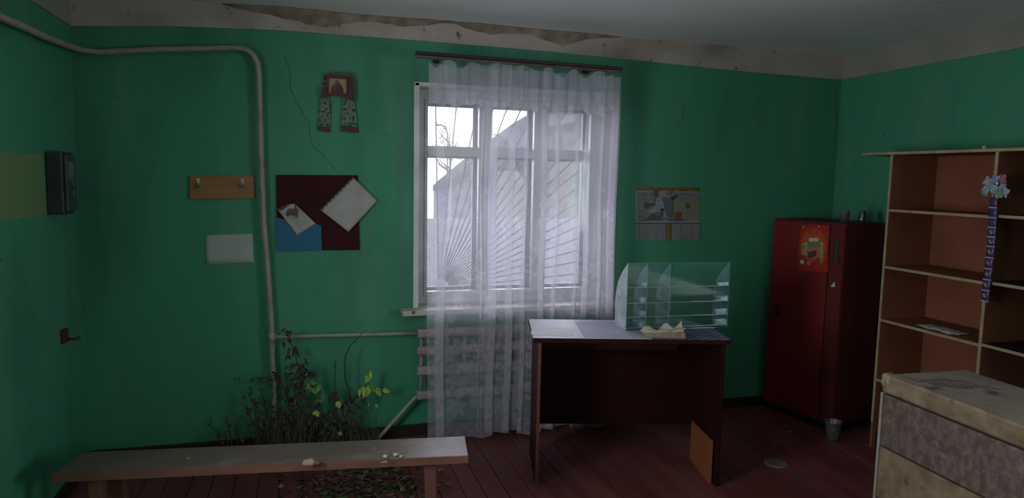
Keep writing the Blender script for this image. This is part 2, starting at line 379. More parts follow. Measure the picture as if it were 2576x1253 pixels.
g = G(); arc = [gc+np.array([math.cos(math.radians(a)), 0, math.sin(math.radians(a))])*.078 for a in range(0, 96, 8)]
g.tube(arc, .006, 6); obj('hub_arc', g, M_BAR, gr)
g = G()
for x0, x1, z0, z1 in ((gx0, gx1, gc[2]-.05, gc[2]-.035), (gx0, gx1, gz1-.008, gz1+.008), (gx0-.008, gx0+.008, gc[2]-.05, gz1), (gx1-.008, gx1+.008, gc[2]-.05, gz1)):
    g.box(x0, x1, YG-.008, YG+.008, z0, z1)
g.box(gx0+.05, gx0+.07, D+T-.02, YG, gc[2]-.05, gc[2]-.03).box(gx1-.07, gx1-.05, D+T-.02, YG, gc[2]-.05, gc[2]-.03)
g.box(gx0+.05, gx0+.07, D+T-.02, YG, gz1-.02, gz1).box(gx1-.07, gx1-.05, D+T-.02, YG, gz1-.02, gz1)
obj('frame', g, M_BAR, gr)
for cv in (((1240, 338), (1258, 342), (1275, 360), (1292, 395), (1318, 440), (1336, 500), (1343, 560), (1338, 610)), ((1340, 350), (1318, 372), (1290, 380), (1300, 420), (1325, 462))):
    P = [on(a, b, 1, YG) for a, b in cv]; obj('scroll', G().tube(P, .0045, 6), M_BAR, gr)

# ------------------------------------------------------------------ outside
M_GROUND = mat('yard_ground', (0.55, 0.54, 0.50, 1), 0.95, (0.45, 0.45, 0.42, 1), 1.5)
g = G().box(-14, 26, D+T, 60, -1.2, -0.9); struct('ground', g, M_GROUND)
M_FENCE = mat('pale_blue_fence', (0.046, 0.047, 0.054, 1), 0.8, (0.040, 0.041, 0.047, 1), 2)
yf = 9.0; zf = on(1290, 550, 1, yf)[2]
fn = thing('yard_fence', 'pale blue board fence seen low through the window', 'fence', (3, yf, -.9))
g = G(); x = -3.0
while x < 10: g.box(x, x+.215, yf, yf+.03, -.9, zf+.004*math.sin(x*9)); x += .22
obj('boards', g, M_FENCE, fn); obj('rail', G().box(-3, 10, yf+.03, yf+.08, -.3, -.2).box(-3, 10, yf+.03, yf+.08, zf-.3, zf-.2), M_FENCE, fn)
def house(name, label, pp, y0, depth, m):
    P = [on(a, b, 1, y0) for a, b in pp]
    P = [np.array([p[0], y0, p[2]]) for p in P]; return P
M_SLATE = mat('grey_slate_wall', (0.042, 0.042, 0.050, 1), 0.9, (0.036, 0.036, 0.042, 1), 1.5, spec=0)
M_BEIGE = mat('beige_render', (0.052, 0.049, 0.041, 1), 0.9, (0.046, 0.043, 0.036, 1), 2, spec=0)
y0 = 19.0
P = [on(a, b, 1, y0) for a, b in ((1110, 470), (1200, 394), (1330, 300), (1420, 250), (1540, 250), (1700, 420))]
P = [(p[0], y0, p[2]) for p in P]; P = [(P[0][0], y0, -.9)]+P+[(P[-1][0], y0, -.9)]
hs = thing('grey_house', 'grey house with a steep gable seen beyond the window grille', 'house', (P[0][0]+2, y0, -.9))
obj('gable_wall', G().prism(P, (0, 1.2, 0)), M_SLATE, hs)
Q = [np.array(p)+np.array([0, -.25, -.14]) for p in P[1:-1]]
rf = [tuple(q) for q in Q]+[tuple(q+np.array([0, 0, .16])) for q in Q[::-1]]
obj('roof', G().prism(rf, (0, 1.6, 0)), mat('slate_roof', (0.024, 0.024, 0.028, 1), 1.0, spec=0), hs)
y1 = 11.5
P = [on(a, b, 1, y1) for a, b in ((1348, 430), (1400, 385), (1500, 305), (1680, 300))]
P = [(p[0], y1, p[2]) for p in P]; P = [(P[0][0], y1, -.9)]+P+[(P[-1][0], y1, -.9)]
h2 = thing('beige_outbuilding', 'beige rendered outbuilding right of the grey gable, behind the fence', 'building', (P[0][0]+1, y1, -.9))
obj('wall', G().prism(P, (0, 2.5, 0)), M_BEIGE, h2)
Q = [np.array(p)+np.array([0, -.1, .01]) for p in P[1:-1]]; obj('roof_edge', G().prism([tuple(q) for q in Q]+[tuple(q+np.array([0, 0, .06])) for q in Q[::-1]], (0, 2.7, 0)), mat('felt_roof', (0.013, 0.0125, 0.011, 1), 1.0, spec=0), h2)
# tree
ty = 13.5; tb = on(1128, 560, 1, ty)
TS = .62
tr = thing('yard_tree', 'hazy leafy tree at the left edge of the window view', 'tree', (tb[0], ty, -.9))
g = G(); g.tube([(tb[0], ty, -.9), (tb[0]+.05, ty, 1.0), (tb[0], ty, 2.5)], [.06, .04, .01], 8)
lf = G(); M_LEAFT = mat('tree_leaf', (0.10, 0.115, 0.085, 1), 0.8)
for i in range(26):
    a = rng.random()*6.28; z0 = 1.6+rng.random()*.8; L = .12+rng.random()*.28
    e = (tb[0]+math.cos(a)*L, ty+math.sin(a)*L, z0+L*.9); g.tube([(tb[0], ty, z0), ((tb[0]+e[0])/2, (ty+e[1])/2, z0+L*.3), e], [.018, .011, .005], 5)
    for j in range(26):
        q = np.array(e)+rng.normal(0, .12, 3); s = .012+.02*rng.random(); d1 = rng.normal(0, 1, 3); d1 /= np.linalg.norm(d1); d2 = np.cross(d1, rng.normal(0, 1, 3)); d2 /= np.linalg.norm(d2)
        lf.add([q-d1*s, q+d2*s*.5, q+d1*s, q-d2*s*.5], [(0, 1, 2, 3)])
obj('trunk', g, mat('bark', (.06, .05, .045, 1), .9), tr); obj('foliage', lf, M_LEAFT, tr)
lp = on(1104, 315, 1, 17.0)
lt = thing('street_lamp', 'thin street lamp on a pole in the white sky, upper left pane', 'lamp', (lp[0]+.25, 17, -.9))
obj('pole', G().tube([(lp[0]+.22, 17, -.9), (lp[0]+.22, 17, lp[2]-.2), (lp[0]+.15, 17, lp[2]-.03), (lp[0]+.02, 17, lp[2]+.02)], .022, 8), M_SLATE, lt)
obj('lamp_head', G().blob((lp[0]-.02, 17, lp[2]), .09, sq=(.9, .4, .25), jit=.02), M_SLATE, lt)

# ------------------------------------------------------------------ curtain rod, curtain, valance
YC = 4.20
r0, r1 = on(1045, 139, 1, YC), on(1558, 178, 1, YC)
rod = thing('curtain_rod', 'dark double curtain rod above the window', 'curtain rod', tuple((r0+r1)/2))
M_RODD = mat('rod_dark', (0.018, 0.015, 0.018, 1), 0.5, (0.03, 0.02, 0.024, 1), 10); M_RODL = mat('rod_lighter', (0.13, 0.105, 0.11, 1), 0.4, (0.07, 0.04, 0.045, 1), 8)
def slab(a, b, z0, z1, ya, yb, g=None):
    g = g or G(); a = np.array(a); b = np.array(b)
    V = [(a[0], ya, a[2]+z0), (b[0], ya, b[2]+z0), (b[0], yb, b[2]+z0), (a[0], yb, a[2]+z0), (a[0], ya, a[2]+z1), (b[0], ya, b[2]+z1), (b[0], yb, b[2]+z1), (a[0], yb, a[2]+z1)]
    return g.add(V, [(0, 3, 2, 1), (4, 5, 6, 7), (0, 1, 5, 4), (1, 2, 6, 5), (2, 3, 7, 6), (3, 0, 4, 7)])
obj('rail', slab(r0, r1, -.002, .018, YC-.05, YC-.02), M_RODD, rod, bevel=.004)
obj('rail', slab(r0, r1, -.018, -.003, YC-.045, YC-.005), M_RODL, rod, bevel=.004)
obj('rail', slab(r0, r1, .0, .014, YC-.004, YC+.02), M_RODD, rod, bevel=.003)
for t in (.12, .88):
    p = r0+(r1-r0)*t; obj('bracket', G().box(p[0]-.012, p[0]+.012, YC-.03, D, p[2]+.001, p[2]+.012).box(p[0]-.02, p[0]+.02, D-.01, D, p[2]-.03, p[2]+.035), M_RODD, rod)

def curtain_material():
    m = bpy.data.materials.new('white_lace'); m.use_nodes = True; n, l = m.node_tree.nodes, m.node_tree.links
    for x in list(n):
        if x.type != 'OUTPUT_MATERIAL': n.remove(x)
    out = [x for x in n if x.type == 'OUTPUT_MATERIAL'][0]
    tr = n.new('ShaderNodeBsdfTransparent'); df = n.new('ShaderNodeBsdfDiffuse'); tl = n.new('ShaderNodeBsdfTranslucent')
    c = (0.80, 0.78, 0.88, 1); df.inputs[0].default_value = c; tl.inputs[0].default_value = c
    m1 = n.new('ShaderNodeMixShader'); m1.inputs[0].default_value = 0.5; l.new(df.outputs[0], m1.inputs[1]); l.new(tl.outputs[0], m1.inputs[2])
    at = n.new('ShaderNodeAttribute'); at.attribute_name = 'dens'
    tc = n.new('ShaderNodeTexCoord'); mp = n.new('ShaderNodeMapping'); mp.inputs['Scale'].default_value = (1, 1, .15); l.new(tc.outputs['Object'], mp.inputs[0])
    nz = n.new('ShaderNodeTexNoise'); nz.inputs['Scale'].default_value = 30; l.new(mp.outputs[0], nz.inputs['Vector'])
    mr = n.new('ShaderNodeMapRange'); mr.inputs[1].default_value = .3; mr.inputs[2].default_value = .7; mr.inputs[3].default_value = -.02; mr.inputs[4].default_value = .02; l.new(nz.outputs['Fac'], mr.inputs[0])
    ad = n.new('ShaderNodeMath'); ad.operation = 'ADD'; ad.use_clamp = True; l.new(at.outputs['Fac'], ad.inputs[0]); l.new(mr.outputs[0], ad.inputs[1])
    mx = n.new('ShaderNodeMixShader'); l.new(ad.outputs[0], mx.inputs[0]); l.new(tr.outputs[0], mx.inputs[1]); l.new(m1.outputs[0], mx.inputs[2]); l.new(mx.outputs[0], out.inputs['Surface'])
    return m
M_LACE = curtain_material()
def motif_density(Sx, Z):
    """embroidered vines, flowers and curls, in cloth coordinates (metres)"""
    d = np.zeros_like(Sx)
    r_ = np.random.default_rng(3)
    def ell(cx, cz, a, b, ang, k=1.0, ring=False):
        dx, dz = Sx-cx, Z-cz; c, s = math.cos(ang), math.sin(ang); u = (dx*c+dz*s)/a; v = (-dx*s+dz*c)/b; q = u*u+v*v
        w = np.exp(-((np.sqrt(q)-1)/.25)**2) if ring else np.clip((1.15-q)*4, 0, 1)
        np.maximum(d, w*k, out=d)
    smax = float(Sx.max()); col = 0.10
    while col < smax:
        ph = r_.random()*6; vine = col+.035*np.sin(Z*9+ph)
        msk = (Z > .25) & (Z < 1.75)
        np.maximum(d, np.where(msk, np.exp(-((Sx-vine)/.0035)**2)*.8, 0), out=d)
        z = .18+r_.random()*.1
        while z < 1.72:
            cx = col+.035*math.sin(z*9+ph)+r_.normal(0, .02); big = (.038 if z < 1.2 else .022)*(0.8+.5*r_.random())
            if z < .8: big *= 1.35
            for k in range(6):
                a = k*math.pi/3+r_.random()*.3; ell(cx+math.cos(a)*big*.75, z+math.sin(a)*big*.75, big*.62, big*.36, a, .75+.25*r_.random())
            for k in range(4):
                a = r_.random()*6.28; ell(cx+math.cos(a)*big*2.1, z+math.sin(a)*big*2.1, big*.65, big*.26, a, .85)
            ell(cx+big*2*r_.choice([-1, 1]), z+big*1.6, big*.6, big*.6, 0, .7, ring=True)
            z += .13+.08*r_.random()
        col += .17+.05*r_.random()
    hem = (Z < .13)
    np.maximum(d, np.where(hem, .35+.35*(np.sin(Sx*70)*np.sin(Z*80) > 0), 0), out=d)
    return d
def build_cloth(name, path, ztop, zbot, nz, root_label, dens0, dens1, mot=True, sway=0.0, seed=1):
    """path: list of (x,y); ztop/zbot: functions of 0..1 along the cloth"""
    P = np.array(path); seg = np.linalg.norm(np.diff(P, axis=0), axis=1); s = np.concatenate([[0], np.cumsum(seg)])
    ns = int(s[-1]/.0055); ss = np.linspace(0, s[-1], ns); X = np.interp(ss, s, P[:, 0]); Y = np.interp(ss, s, P[:, 1]); U = ss/s[-1]
    # smooth the folds a little
    k = np.ones(3)/3
    X[1:-1] = np.convolve(X, k, 'same')[1:-1]; Y[1:-1] = np.convolve(Y, k, 'same')[1:-1]
    TZ = np.array([ztop(u) for u in U]); BZ = np.array([zbot(u) for u in U])
    V = []; SS = []
    for j in range(nz+1):
        t = j/nz; Z = TZ+(BZ-TZ)*t
        yy = Y+sway*math.sin(t*3.1)+.0025*t*np.sin(ss*13+seed)*(1+t); xx = X+.006*np.sin(Z*5+ss*4+seed)
        V.append(np.stack([xx, yy, Z], 1)); SS.append(ss)
    V = np.array(V).reshape(-1, 3); SS = np.array(SS).reshape(-1)
    Fs = [(j*ns+i, j*ns+i+1, (j+1)*ns+i+1, (j+1)*ns+i) for j in range(nz) for i in range(ns-1)]
    me = bpy.data.meshes.new(name); org = np.array([V[:, 0].mean(), V[:, 1].mean(), V[:, 2].min()])
    me.from_pydata((V-org).tolist(), [], Fs); me.polygons.foreach_set('use_smooth', [True]*len(Fs)); me.materials.append(M_LACE)
    at = me.attributes.new('dens', 'FLOAT', 'POINT')
    dn = dens0+(dens1-dens0)*(motif_density(SS, V[:, 2])*(1+.9*np.clip((.85-V[:, 2])/.15, 0, 1)) if mot else (np.clip((V[:, 2]-BZ.mean())/.05, 0, 1) < .9)*(.5+.5*np.sin(SS*90)))
    at.data.foreach_set('value', dn.astype(np.float32)); me.update()
    o = bpy.data.objects.new(name, me); COL.objects.link(o); o.location = org
    return o
def xat(px, py=600): return on(px, py, 1, YC)[0]
path = []; cur = xat(1077)
strips = [(1098, 1121, 2), (1204, 1212, 1), (1229, 1249, 2), (1274, 1291, 2), (1313, 1324, 2), (1359, 1372, 2), (1388, 1402, 1), (1440, 1452, 1), (1462, 1480, 1), (1500, 1512, 1), (1528, 1545, 2)]
path.append((cur, YC))
for a, b, n_ in strips:
    xa_, xb_ = xat(a), xat(b)
    m_ = (path[-1][0]+xa_)/2; path.append((m_, YC+.012*(1 if rng.random() > .5 else -.6)))
    path.append((xb_, YC-.006))
    for k in range(n_-1 if n_ > 1 else 1):
        path += [(xb_+.002, YC+.004+.01*k), (xa_, YC+.008+.01*k), (xa_-.002, YC+.014+.01*k), (xb_, YC+.016+.01*k)] if n_ > 1 else [(xb_+.006, YC+.012), (xa_+.012, YC+.016)]
path.append((xat(1549), YC))
zt_c = lambda u: (r0+(r1-r0)*min(1, max(0, (.06+.92*u))))[2]-.035-.012*abs(math.sin(u*38))
zb_c = lambda u: .035+.010*math.sin(u*47)+.012*math.sin(u*19+1)
curt = build_cloth('lace_curtain', path, zt_c, zb_c, 330, '', .33, .45)
tag(curt, 'sheer white lace curtain with embroidered flowers hanging to the floor', 'curtain')
path = []; nseg = 46; xs0, xs1 = on(1077, 200, 1, YC-.04)[0], on(1546, 200, 1, YC-.04)[0]
for i in range(nseg+1):
    t = i/nseg; path.append((xs0+(xs1-xs0)*t+(.014*math.sin(i*2.4)), YC-.045+.024*math.sin(i*1.9+.7*math.sin(i*.7))))
def ztv(u):
    z = (r0+(r1-r0)*(.06+.91*u))[2]-.02; return z-.055*abs(math.sin(u*math.pi*7.5+.6))**2.2*(.55+.45*math.sin(u*9+1))
def zbv(u):
    z = (r0+(r1-r0)*(.06+.91*u))[2]-.285; return z+.018*math.sin(u*33)+.014*math.sin(u*71+1)
val = build_cloth('curtain_valance', path, ztv, zbv, 60, '', .40, .66, mot=False, seed=4)
tag(val, 'short gathered white valance ruffled along the top of the window', 'valance')

# ------------------------------------------------------------------ radiator and pipes
M_RAD = mat('radiator_paint', (0.36, 0.33, 0.32, 1), 0.6, (0.28, 0.22, 0.20, 1), 7, col3=(.15, .07, .05, 1), scale3=12, lo3=.66, hi3=.8)
YRD = 4.335
zz = [on(1062, y, 1, YRD)[2] for y in (838, 882, 932, 993)]
rx0, rx1 = on(1050, 900, 1, YRD)[0], 1.86
rad = thing('radiator', 'old grey ribbed radiator under the window behind the lace curtain', 'radiator', ((rx0+rx1)/2, YRD, zz[-1]-.03))
for z in zz:
    g = G(); hh = .030
    prof = [(-.035, -hh*.55), (-.022, -hh), (.022, -hh), (.035, -hh*.55), (.035, hh*.55), (.022, hh), (-.022, hh), (-.035, hh*.55)]
    g.prism([(rx0, YRD+a, z+b) for a, b in prof], (rx1-rx0, 0, 0)); obj('fin', g, M_RAD, rad, bevel=.006)
g = G()
for k in range(9):
    xx = rx0+.025+k*(rx1-rx0-.05)/8; g.tube([(xx, YRD, zz[-1]), (xx, YRD, zz[0])], .012, 8)
obj('link_tube', g, M_RAD, rad)
pipe = thing('heating_pipe', 'off-white heating pipe bending around the wall to the radiator', 'pipe', (-.2, D-.06, 0))
YP = D-.05; XP = XL+.05
lw = [on(a, b, 0, XP) for a, b in ((-60, 8), (0, 42), (60, 68), (120, 96))]
cz = on(185, 127, 1, YP)[2]
pts = [np.array([XP, -.5, lw[0][2]+.01]), *[np.array([XP, p[1], p[2]]) for p in lw]]
pts = [p for p in pts if p[1] < YP-.12]; pts += [np.array([XP, YP-.10, cz]), np.array([XP+.02, YP-.04, cz]), np.array([XP+.05, YP-.01, cz]), np.array([XP+.10, YP, cz])]
for a, b in ((400, 124), (560, 121), (604, 121), (622, 125), (638, 138), (648, 158), (652, 190), (658, 420), (664, 560), (674, 680), (682, 800), (686, 900), (690, 1000), (693, 1105)): pts.append(on(a, b, 1, YP))
pts[-1][2] = .0
obj('riser', G().tube(pts, .0165, 12), M_PIPE, pipe)
a, b = on(684, 848, 1, YP), on(1056, 838, 1, YRD)
obj('branch', G().tube([a, on(800, 845, 1, YP), on(960, 841, 1, YP), b-np.array([.014, 0, 0])], .0125, 10), M_PIPE, pipe)
g = G().tube([a+np.array([0, 0, -.03]), a+np.array([0, 0, .03])], .022, 12); obj('tee', g, M_PIPE, pipe)
rp = thing('return_pipe', 'slanting return pipe from the radiator down to the floor beside the plants', 'pipe', (on(953, 1080, 1, YP)[0], YP, 0))
p0 = on(950, 1085, 1, YP-.02); p0[2] = .02
obj('tube', G().tube([p0+np.array([-.02, 0, -.02]), p0, on(1042, 1003, 1, YRD), np.array([rx0+.01, YRD, zz[-1]])], .0135, 10), M_PIPE, rp)

# ------------------------------------------------------------------ things on the back wall
def wbox(p0, p1, th, g=None, y=D):
    g = g or G(); return g
def wp(px, py, off=0.0):
    p = on(px, py, 1, D-off); return np.array([p[0], D-off, p[2]])
M_PINE = mat('orange_wood_board', (0.36, 0.165, 0.055, 1), 0.6, (0.27, 0.125, 0.045, 1), 5, (1, 1, 6))
M_METAL = mat('dull_steel', (0.45, 0.45, 0.42, 1), 0.35, metallic=.8)
M_DKM = mat('dark_metal', (0.05, 0.05, 0.04, 1), 0.4, metallic=.5)
q = [wp(477, 442, .018), wp(639, 443, .018), wp(640, 499, .018), wp(477, 501, .018)]
rk = thing('coat_rack', 'tan wooden coat rack board with two hooks left of the pipe', 'coat rack', tuple(wp(558, 500)))
obj('board', G().prism(q, (0, .018, 0)), M_PINE, rk, bevel=.003)
for a, b in ((499, 458), (610, 458)):
    p = wp(a, b, .018); g = G(); g.box(p[0]-.010, p[0]+.010, p[1]-.004, p[1], p[2]-.022, p[2]+.020)
    g.tube([p+np.array([0, -.004, -.010]), p+np.array([0, -.03, -.018]), p+np.array([0, -.042, -.012]), p+np.array([0, -.045, .008])], .0045, 8)
    g.tube([p+np.array([0, -.004, -.020]), p+np.array([0, -.02, -.040]), p+np.array([0, -.03, -.036])], .0045, 8)
    obj('hook', g, M_METAL, rk)
M_PAPER = mat('aged_white_paper', (0.44, 0.46, 0.45, 1), 0.85, (0.38, 0.40, 0.37, 1), 4)
q = [wp(515, 592), wp(635, 588), wp(639, 660), wp(518, 666)]
g = G(); g.sheet(lambda u, v: tuple((q[0]*(1-u)+q[1]*u)*(1-v)+(q[3]*(1-u)+q[2]*u)*v+np.array([0, -.002-.004*v*abs(math.sin(u*3)), 0])), 10, 6)
o = obj('paper_sheet', g, M_PAPER, solid=.0008); tag(o, 'blank white paper sheet taped to the wall below the coat rack', 'paper')
# notice board with folder and papers
M_MAROON = mat('maroon_board', (0.050, 0.009, 0.010, 1), 0.7, (0.035, 0.008, 0.010, 1), 3, spec=.12)
M_BLUE = mat('blue_card', (0.010, 0.125, 0.23, 1), 0.6, (0.012, 0.10, 0.2, 1), 4)
q = [wp(694, 440, .012), wp(900, 441, .012), wp(905, 629, .012), wp(697, 631, .012)]
nb = thing('notice_board', 'dark maroon notice board on the wall right of the pipe', 'notice board', tuple(wp(800, 631)))
obj('panel', G().prism(q, (0, .012, 0)), M_MAROON, nb, bevel=.002)
q = [wp(694, 548, .020), wp(720, 552, .020), wp(795, 562, .020), wp(808, 568, .020), wp(810, 630, .020), wp(697, 631, .020)]
bf = obj('blue_folder', G().prism(q, (0, .006, 0)), M_BLUE, bevel=.001); tag(bf, 'blue card folder fixed to the lower left of the maroon notice board', 'folder')
M_CRUM = mat('crumpled_paper', (0.40, 0.40, 0.38, 1), 0.85, (0.30, 0.30, 0.29, 1), 8, bump=.3, bscale=25)
M_CRUMR = mat('paper_pinkish_back', (0.16, 0.075, 0.08, 1), 0.85, (0.10, 0.05, 0.06, 1), 8)
# curled sheet
c4 = [wp(697, 526, .022), wp(745, 515, .022), wp(795, 563, .022), wp(748, 592, .022)]
def curl(u, v):
    p = (c4[0]*(1-u)+c4[1]*u)*(1-v)+(c4[3]*(1-u)+c4[2]*u)*v
    lift = .03*(1-v)**2*(.4+.6*math.sin(u*3.0))+.008*math.sin(u*9+v*5)
    return tuple(p+np.array([0, -abs(lift), -.012*(1-v)*math.sin(u*6.3)]))
cp = thing('curled_paper', 'curled white paper sheet drooping over the blue folder', 'paper', tuple(wp(748, 592, .03)))
obj('sheet', G().sheet(curl, 14, 12), M_CRUM, cp, solid=.0008)
c5 = [wp(697, 526, .030), wp(724, 513, .034), wp(742, 512, .05), wp(750, 530, .055), wp(747, 548, .05), wp(735, 538, .045), wp(722, 545, .04), wp(712, 530, .035)]
g = G(); g.add(c5, [tuple(range(8))]); obj('torn_back', g, M_CRUMR, cp, solid=.0008)
c6 = [wp(888, 446, .016), wp(949, 505, .016), wp(876, 583, .016), wp(806, 528, .016)]
def tilt(u, v):
    p = (c6[0]*(1-u)+c6[1]*u)*(1-v)+(c6[3]*(1-u)+c6[2]*u)*v
    return tuple(p+np.array([0, -.004-.012*u*v-.003*math.sin(u*5+v*4), 0]))
tp = thing('tilted_paper', 'large white paper hanging askew off the notice board corner', 'paper', tuple(wp(876, 583, .03)))
obj('sheet', G().sheet(tilt, 12, 12), mat('grey_white_paper', (0.42, 0.41, 0.39, 1), .85, (0.34, .32, .30, 1), 9), tp, solid=.001)
g = G()
for k in range(9):
    v0, v1 = k/9+.01, (k+1)/9-.01
    P4 = [np.array(tilt(.005, v0)), np.array(tilt(.045, v0)), np.array(tilt(.045, v1)), np.array(tilt(.005, v1))]
    g.add([p+np.array([0, -.0012, 0]) for p in P4], [(0, 1, 2, 3)], k % 3)
obj('printed_strip', g, [mat('strip_purple', (.13, .05, .12, 1)), mat('strip_blue', (.04, .07, .10, 1)), mat('strip_red', (.17, .04, .05, 1))], tp)
# icon with embroidered towel
ic = thing('icon_picture', 'small framed icon picture high on the wall', 'icon', tuple(wp(850, 240, .03)))
M_ICF = mat('red_brown_frame', (0.12, 0.022, 0.016, 1), .5); M_ICG = mat('icon_gold', (0.38, 0.30, 0.16, 1), .5, (.28, .22, .12, 1), 20); M_ICD = mat('icon_robe', (0.11, 0.035, 0.04, 1), .6, (.06, .02, .03, 1), 20); M_FACE = mat('icon_face', (.16, .11, .07, 1), .6)
def ring(x0, y0, x1, y1, w, off, th):
    g = G(); A = wp(x0, y0, off); B = wp(x1, y1, off)
    g.box(A[0], B[0], off_y(off), off_y(off)+th, A[2]-w, A[2]).box(A[0], B[0], off_y(off), off_y(off)+th, B[2], B[2]+w)
    g.box(A[0], A[0]+w, off_y(off), off_y(off)+th, B[2]+w, A[2]-w).box(B[0]-w, B[0], off_y(off), off_y(off)+th, B[2]+w, A[2]-w); return g
def off_y(off): return D-off
obj('frame', ring(820, 189, 879, 243, .016, .032, .016), M_ICF, ic, bevel=.002)
A, B = wp(826, 194, .022), wp(873, 238, .022)
obj('picture', G().box(A[0], B[0], D-.022, D-.016, B[2], A[2]), M_ICG, ic)
def polyw(pp, off): return [wp(a, b, off) for a, b in pp]
g = G()
g.prism(polyw(((832, 236), (832, 222), (838, 214), (846, 207), (852, 207), (860, 216), (864, 226), (865, 236)), .0235), (0, .001, 0), 0)
g.prism(polyw([(848+5*math.cos(t), 207+6*math.sin(t)) for t in np.linspace(0, 6.283, 13)[:-1]], .0245), (0, .001, 0), 1)
g.prism(polyw([(840+4*math.cos(t), 216+4.5*math.sin(t)) for t in np.linspace(0, 6.283, 13)[:-1]], .0245), (0, .001, 0), 1)
obj('figures', g, [M_ICD, M_FACE], ic)
M_TOWEL = mat('towel_linen', (0.12, 0.22, 0.17, 1), .9, (.20, .24, .20, 1), 30, col3=(.03, .05, .04, 1), scale3=60, lo3=.5, hi3=.58)
M_TOWR = mat('towel_red_band', (0.13, 0.035, 0.035, 1), .9, (.07, .05, .03, 1), 50)
tw = thing('embroidered_towel', 'embroidered towel draped over the icon with two hanging ends', 'towel', tuple(wp(850, 335, .01)))
def strip(cs, off, amp=.003):
    L = [wp(a, b, off) for a, b in cs[0]]; R_ = [wp(a, b, off) for a, b in cs[1]]; n_ = len(L)-1
    def fn(u, v):
        t = v*n_; i = min(int(t), n_-1); w = t-i
        a = L[i]*(1-w)+L[i+1]*w; b = R_[i]*(1-w)+R_[i+1]*w
        return tuple(a*(1-u)+b*u+np.array([0, -amp*(1+math.sin(u*14+v*2)), 0]))
    return G().sheet(fn, 10, 24)
obj('left_end', strip((((814, 190), (808, 230), (803, 270), (800, 318)), ((826, 200), (828, 240), (833, 275), (831, 320))), .006), M_TOWEL, tw, solid=.001)
obj('right_end', strip((((872, 200), (864, 240), (860, 275), (858, 318)), ((888, 190), (890, 240), (896, 275), (900, 320))), .006), M_TOWEL, tw, solid=.001)
obj('draped_top', strip((((826, 182), (815, 190)), ((884, 184), (888, 191))), .036, .0015), mat('towel_top', (.12, .10, .07, 1), .9, (.10, .05, .04, 1), 40), tw, solid=.001)
obj('red_border', strip((((800, 318), (799, 329)), ((831, 320), (831, 333))), .0075), M_TOWR, tw, solid=.001)
obj('red_border', strip((((858, 317), (858, 331)), ((900, 319), (901, 335))), .0075), M_TOWR, tw, solid=.001)
obj('red_border', strip((((812, 216), (806, 245)), ((821, 218), (823, 246))), .038, .002), M_TOWR, tw, solid=.001)
obj('red_border', strip((((879, 196), (874, 250)), ((889, 196), (892, 255))), .038, .002), M_TOWR, tw, solid=.001)

# calendar
cal = thing('wall_calendar', 'wall calendar with a white bull picture right of the window', 'calendar', tuple(wp(1680, 604)))
M_CALG = mat('calendar_grey_print', (0.21, 0.21, 0.23, 1), .5, (.15, .16, .15, 1), 16, col3=(.10, .10, .12, 1), scale3=45, lo3=.55, hi3=.68)
M_CALGOLD = mat('calendar_gold', (0.24, 0.13, 0.03, 1), .4, (.08, .05, .02, 1), 30); M_CALW = mat('calendar_white', (0.30, 0.31, 0.35, 1), .6, (.24, .25, .27, 1), 20)
M_CALO = mat('calendar_orange', (0.20, .07, .04, 1), .6); M_CALD = mat('calendar_dark', (0.045, .045, .06, 1), .6); M_CALS = mat('calendar_shade', (0.13, .13, .17, 1), .6); M_CALP = mat('calendar_page', (.25, .24, .24, 1), .7, (.20, .20, .19, 1), 12)
M_CALB = mat('calendar_brown', (0.11, .085, .06, 1), .6); M_CALY = mat('calendar_yellowish', (0.24, .22, .12, 1), .6, (.19, .2, .15, 1), 14)
def cpoly(*pp): return [wp(1580+x/7.83, 460+y/7.83, 0) for x, y in pp]
def art(lst, base):
    g = G()
    for k, (P, mi) in enumerate(lst): 
        o_ = base+.0004*k; g.prism([np.array([p[0], D-o_, p[2]]) for p in P], (0, .0003, 0), mi)
    return g
def circ(cx, cy, rx, ry, n_=16): return cpoly(*[(cx+rx*math.cos(t), cy+ry*math.sin(t)) for t in np.linspace(0, 6.283, n_, endpoint=False)])
obj('picture_page', G().prism([np.array([p[0], D-.004, p[2]]) for p in cpoly((145, 90), (1400, 90), (1405, 795), (148, 790))], (0, .004, 0)), M_CALW, cal)
L = [(cpoly((145, 85), (1400, 90), (1400, 170), (145, 150)), 1), (cpoly((180, 180), (1390, 190), (1380, 745), (185, 735)), 0),
     (cpoly((900, 380), (1360, 300), (1370, 740), (890, 720)), 8), (circ(360, 450, 58, 72), 7), (cpoly((400, 400), (530, 400), (520, 460), (400, 460)), 7), (circ(1165, 450, 60, 66), 6), (circ(1165, 450, 38, 42), 7),
     (cpoly((520, 330), (600, 170), (700, 190), (830, 290), (800, 420), (780, 560), (820, 690), (640, 690), (600, 560), (430, 600), (380, 560), (540, 430)), 2),
     (cpoly((640, 280), (820, 290), (800, 430), (700, 480), (690, 400)), 6), (cpoly((830, 290), (960, 230), (965, 255), (900, 330), (840, 350)), 5), (cpoly((490, 160), (590, 140), (595, 270), (550, 310), (500, 250)), 4), (cpoly((780, 190), (890, 130), (850, 200)), 1),
     (cpoly((480, 320), (545, 310), (545, 360), (480, 360)), 6), (circ(588, 348, 12, 15, 8), 5), (cpoly((370, 690), (480, 600), (620, 680), (620, 740), (300, 740)), 5+2), (circ(660, 530, 42, 30), 5), (circ(650, 620, 28, 55), 4), (circ(650, 600, 18, 34), 5), (circ(790, 625, 30, 40), 7),
     (cpoly((700, 480), (860, 380), (860, 640), (760, 690), (720, 560)), 6), (cpoly((905, 570), (1015, 570), (1020, 710), (900, 710)), 4), (cpoly((780, 725), (1085, 725), (1085, 742), (780, 742)), 5), (cpoly((170, 738), (330, 738), (330, 750), (170, 750)), 5)]
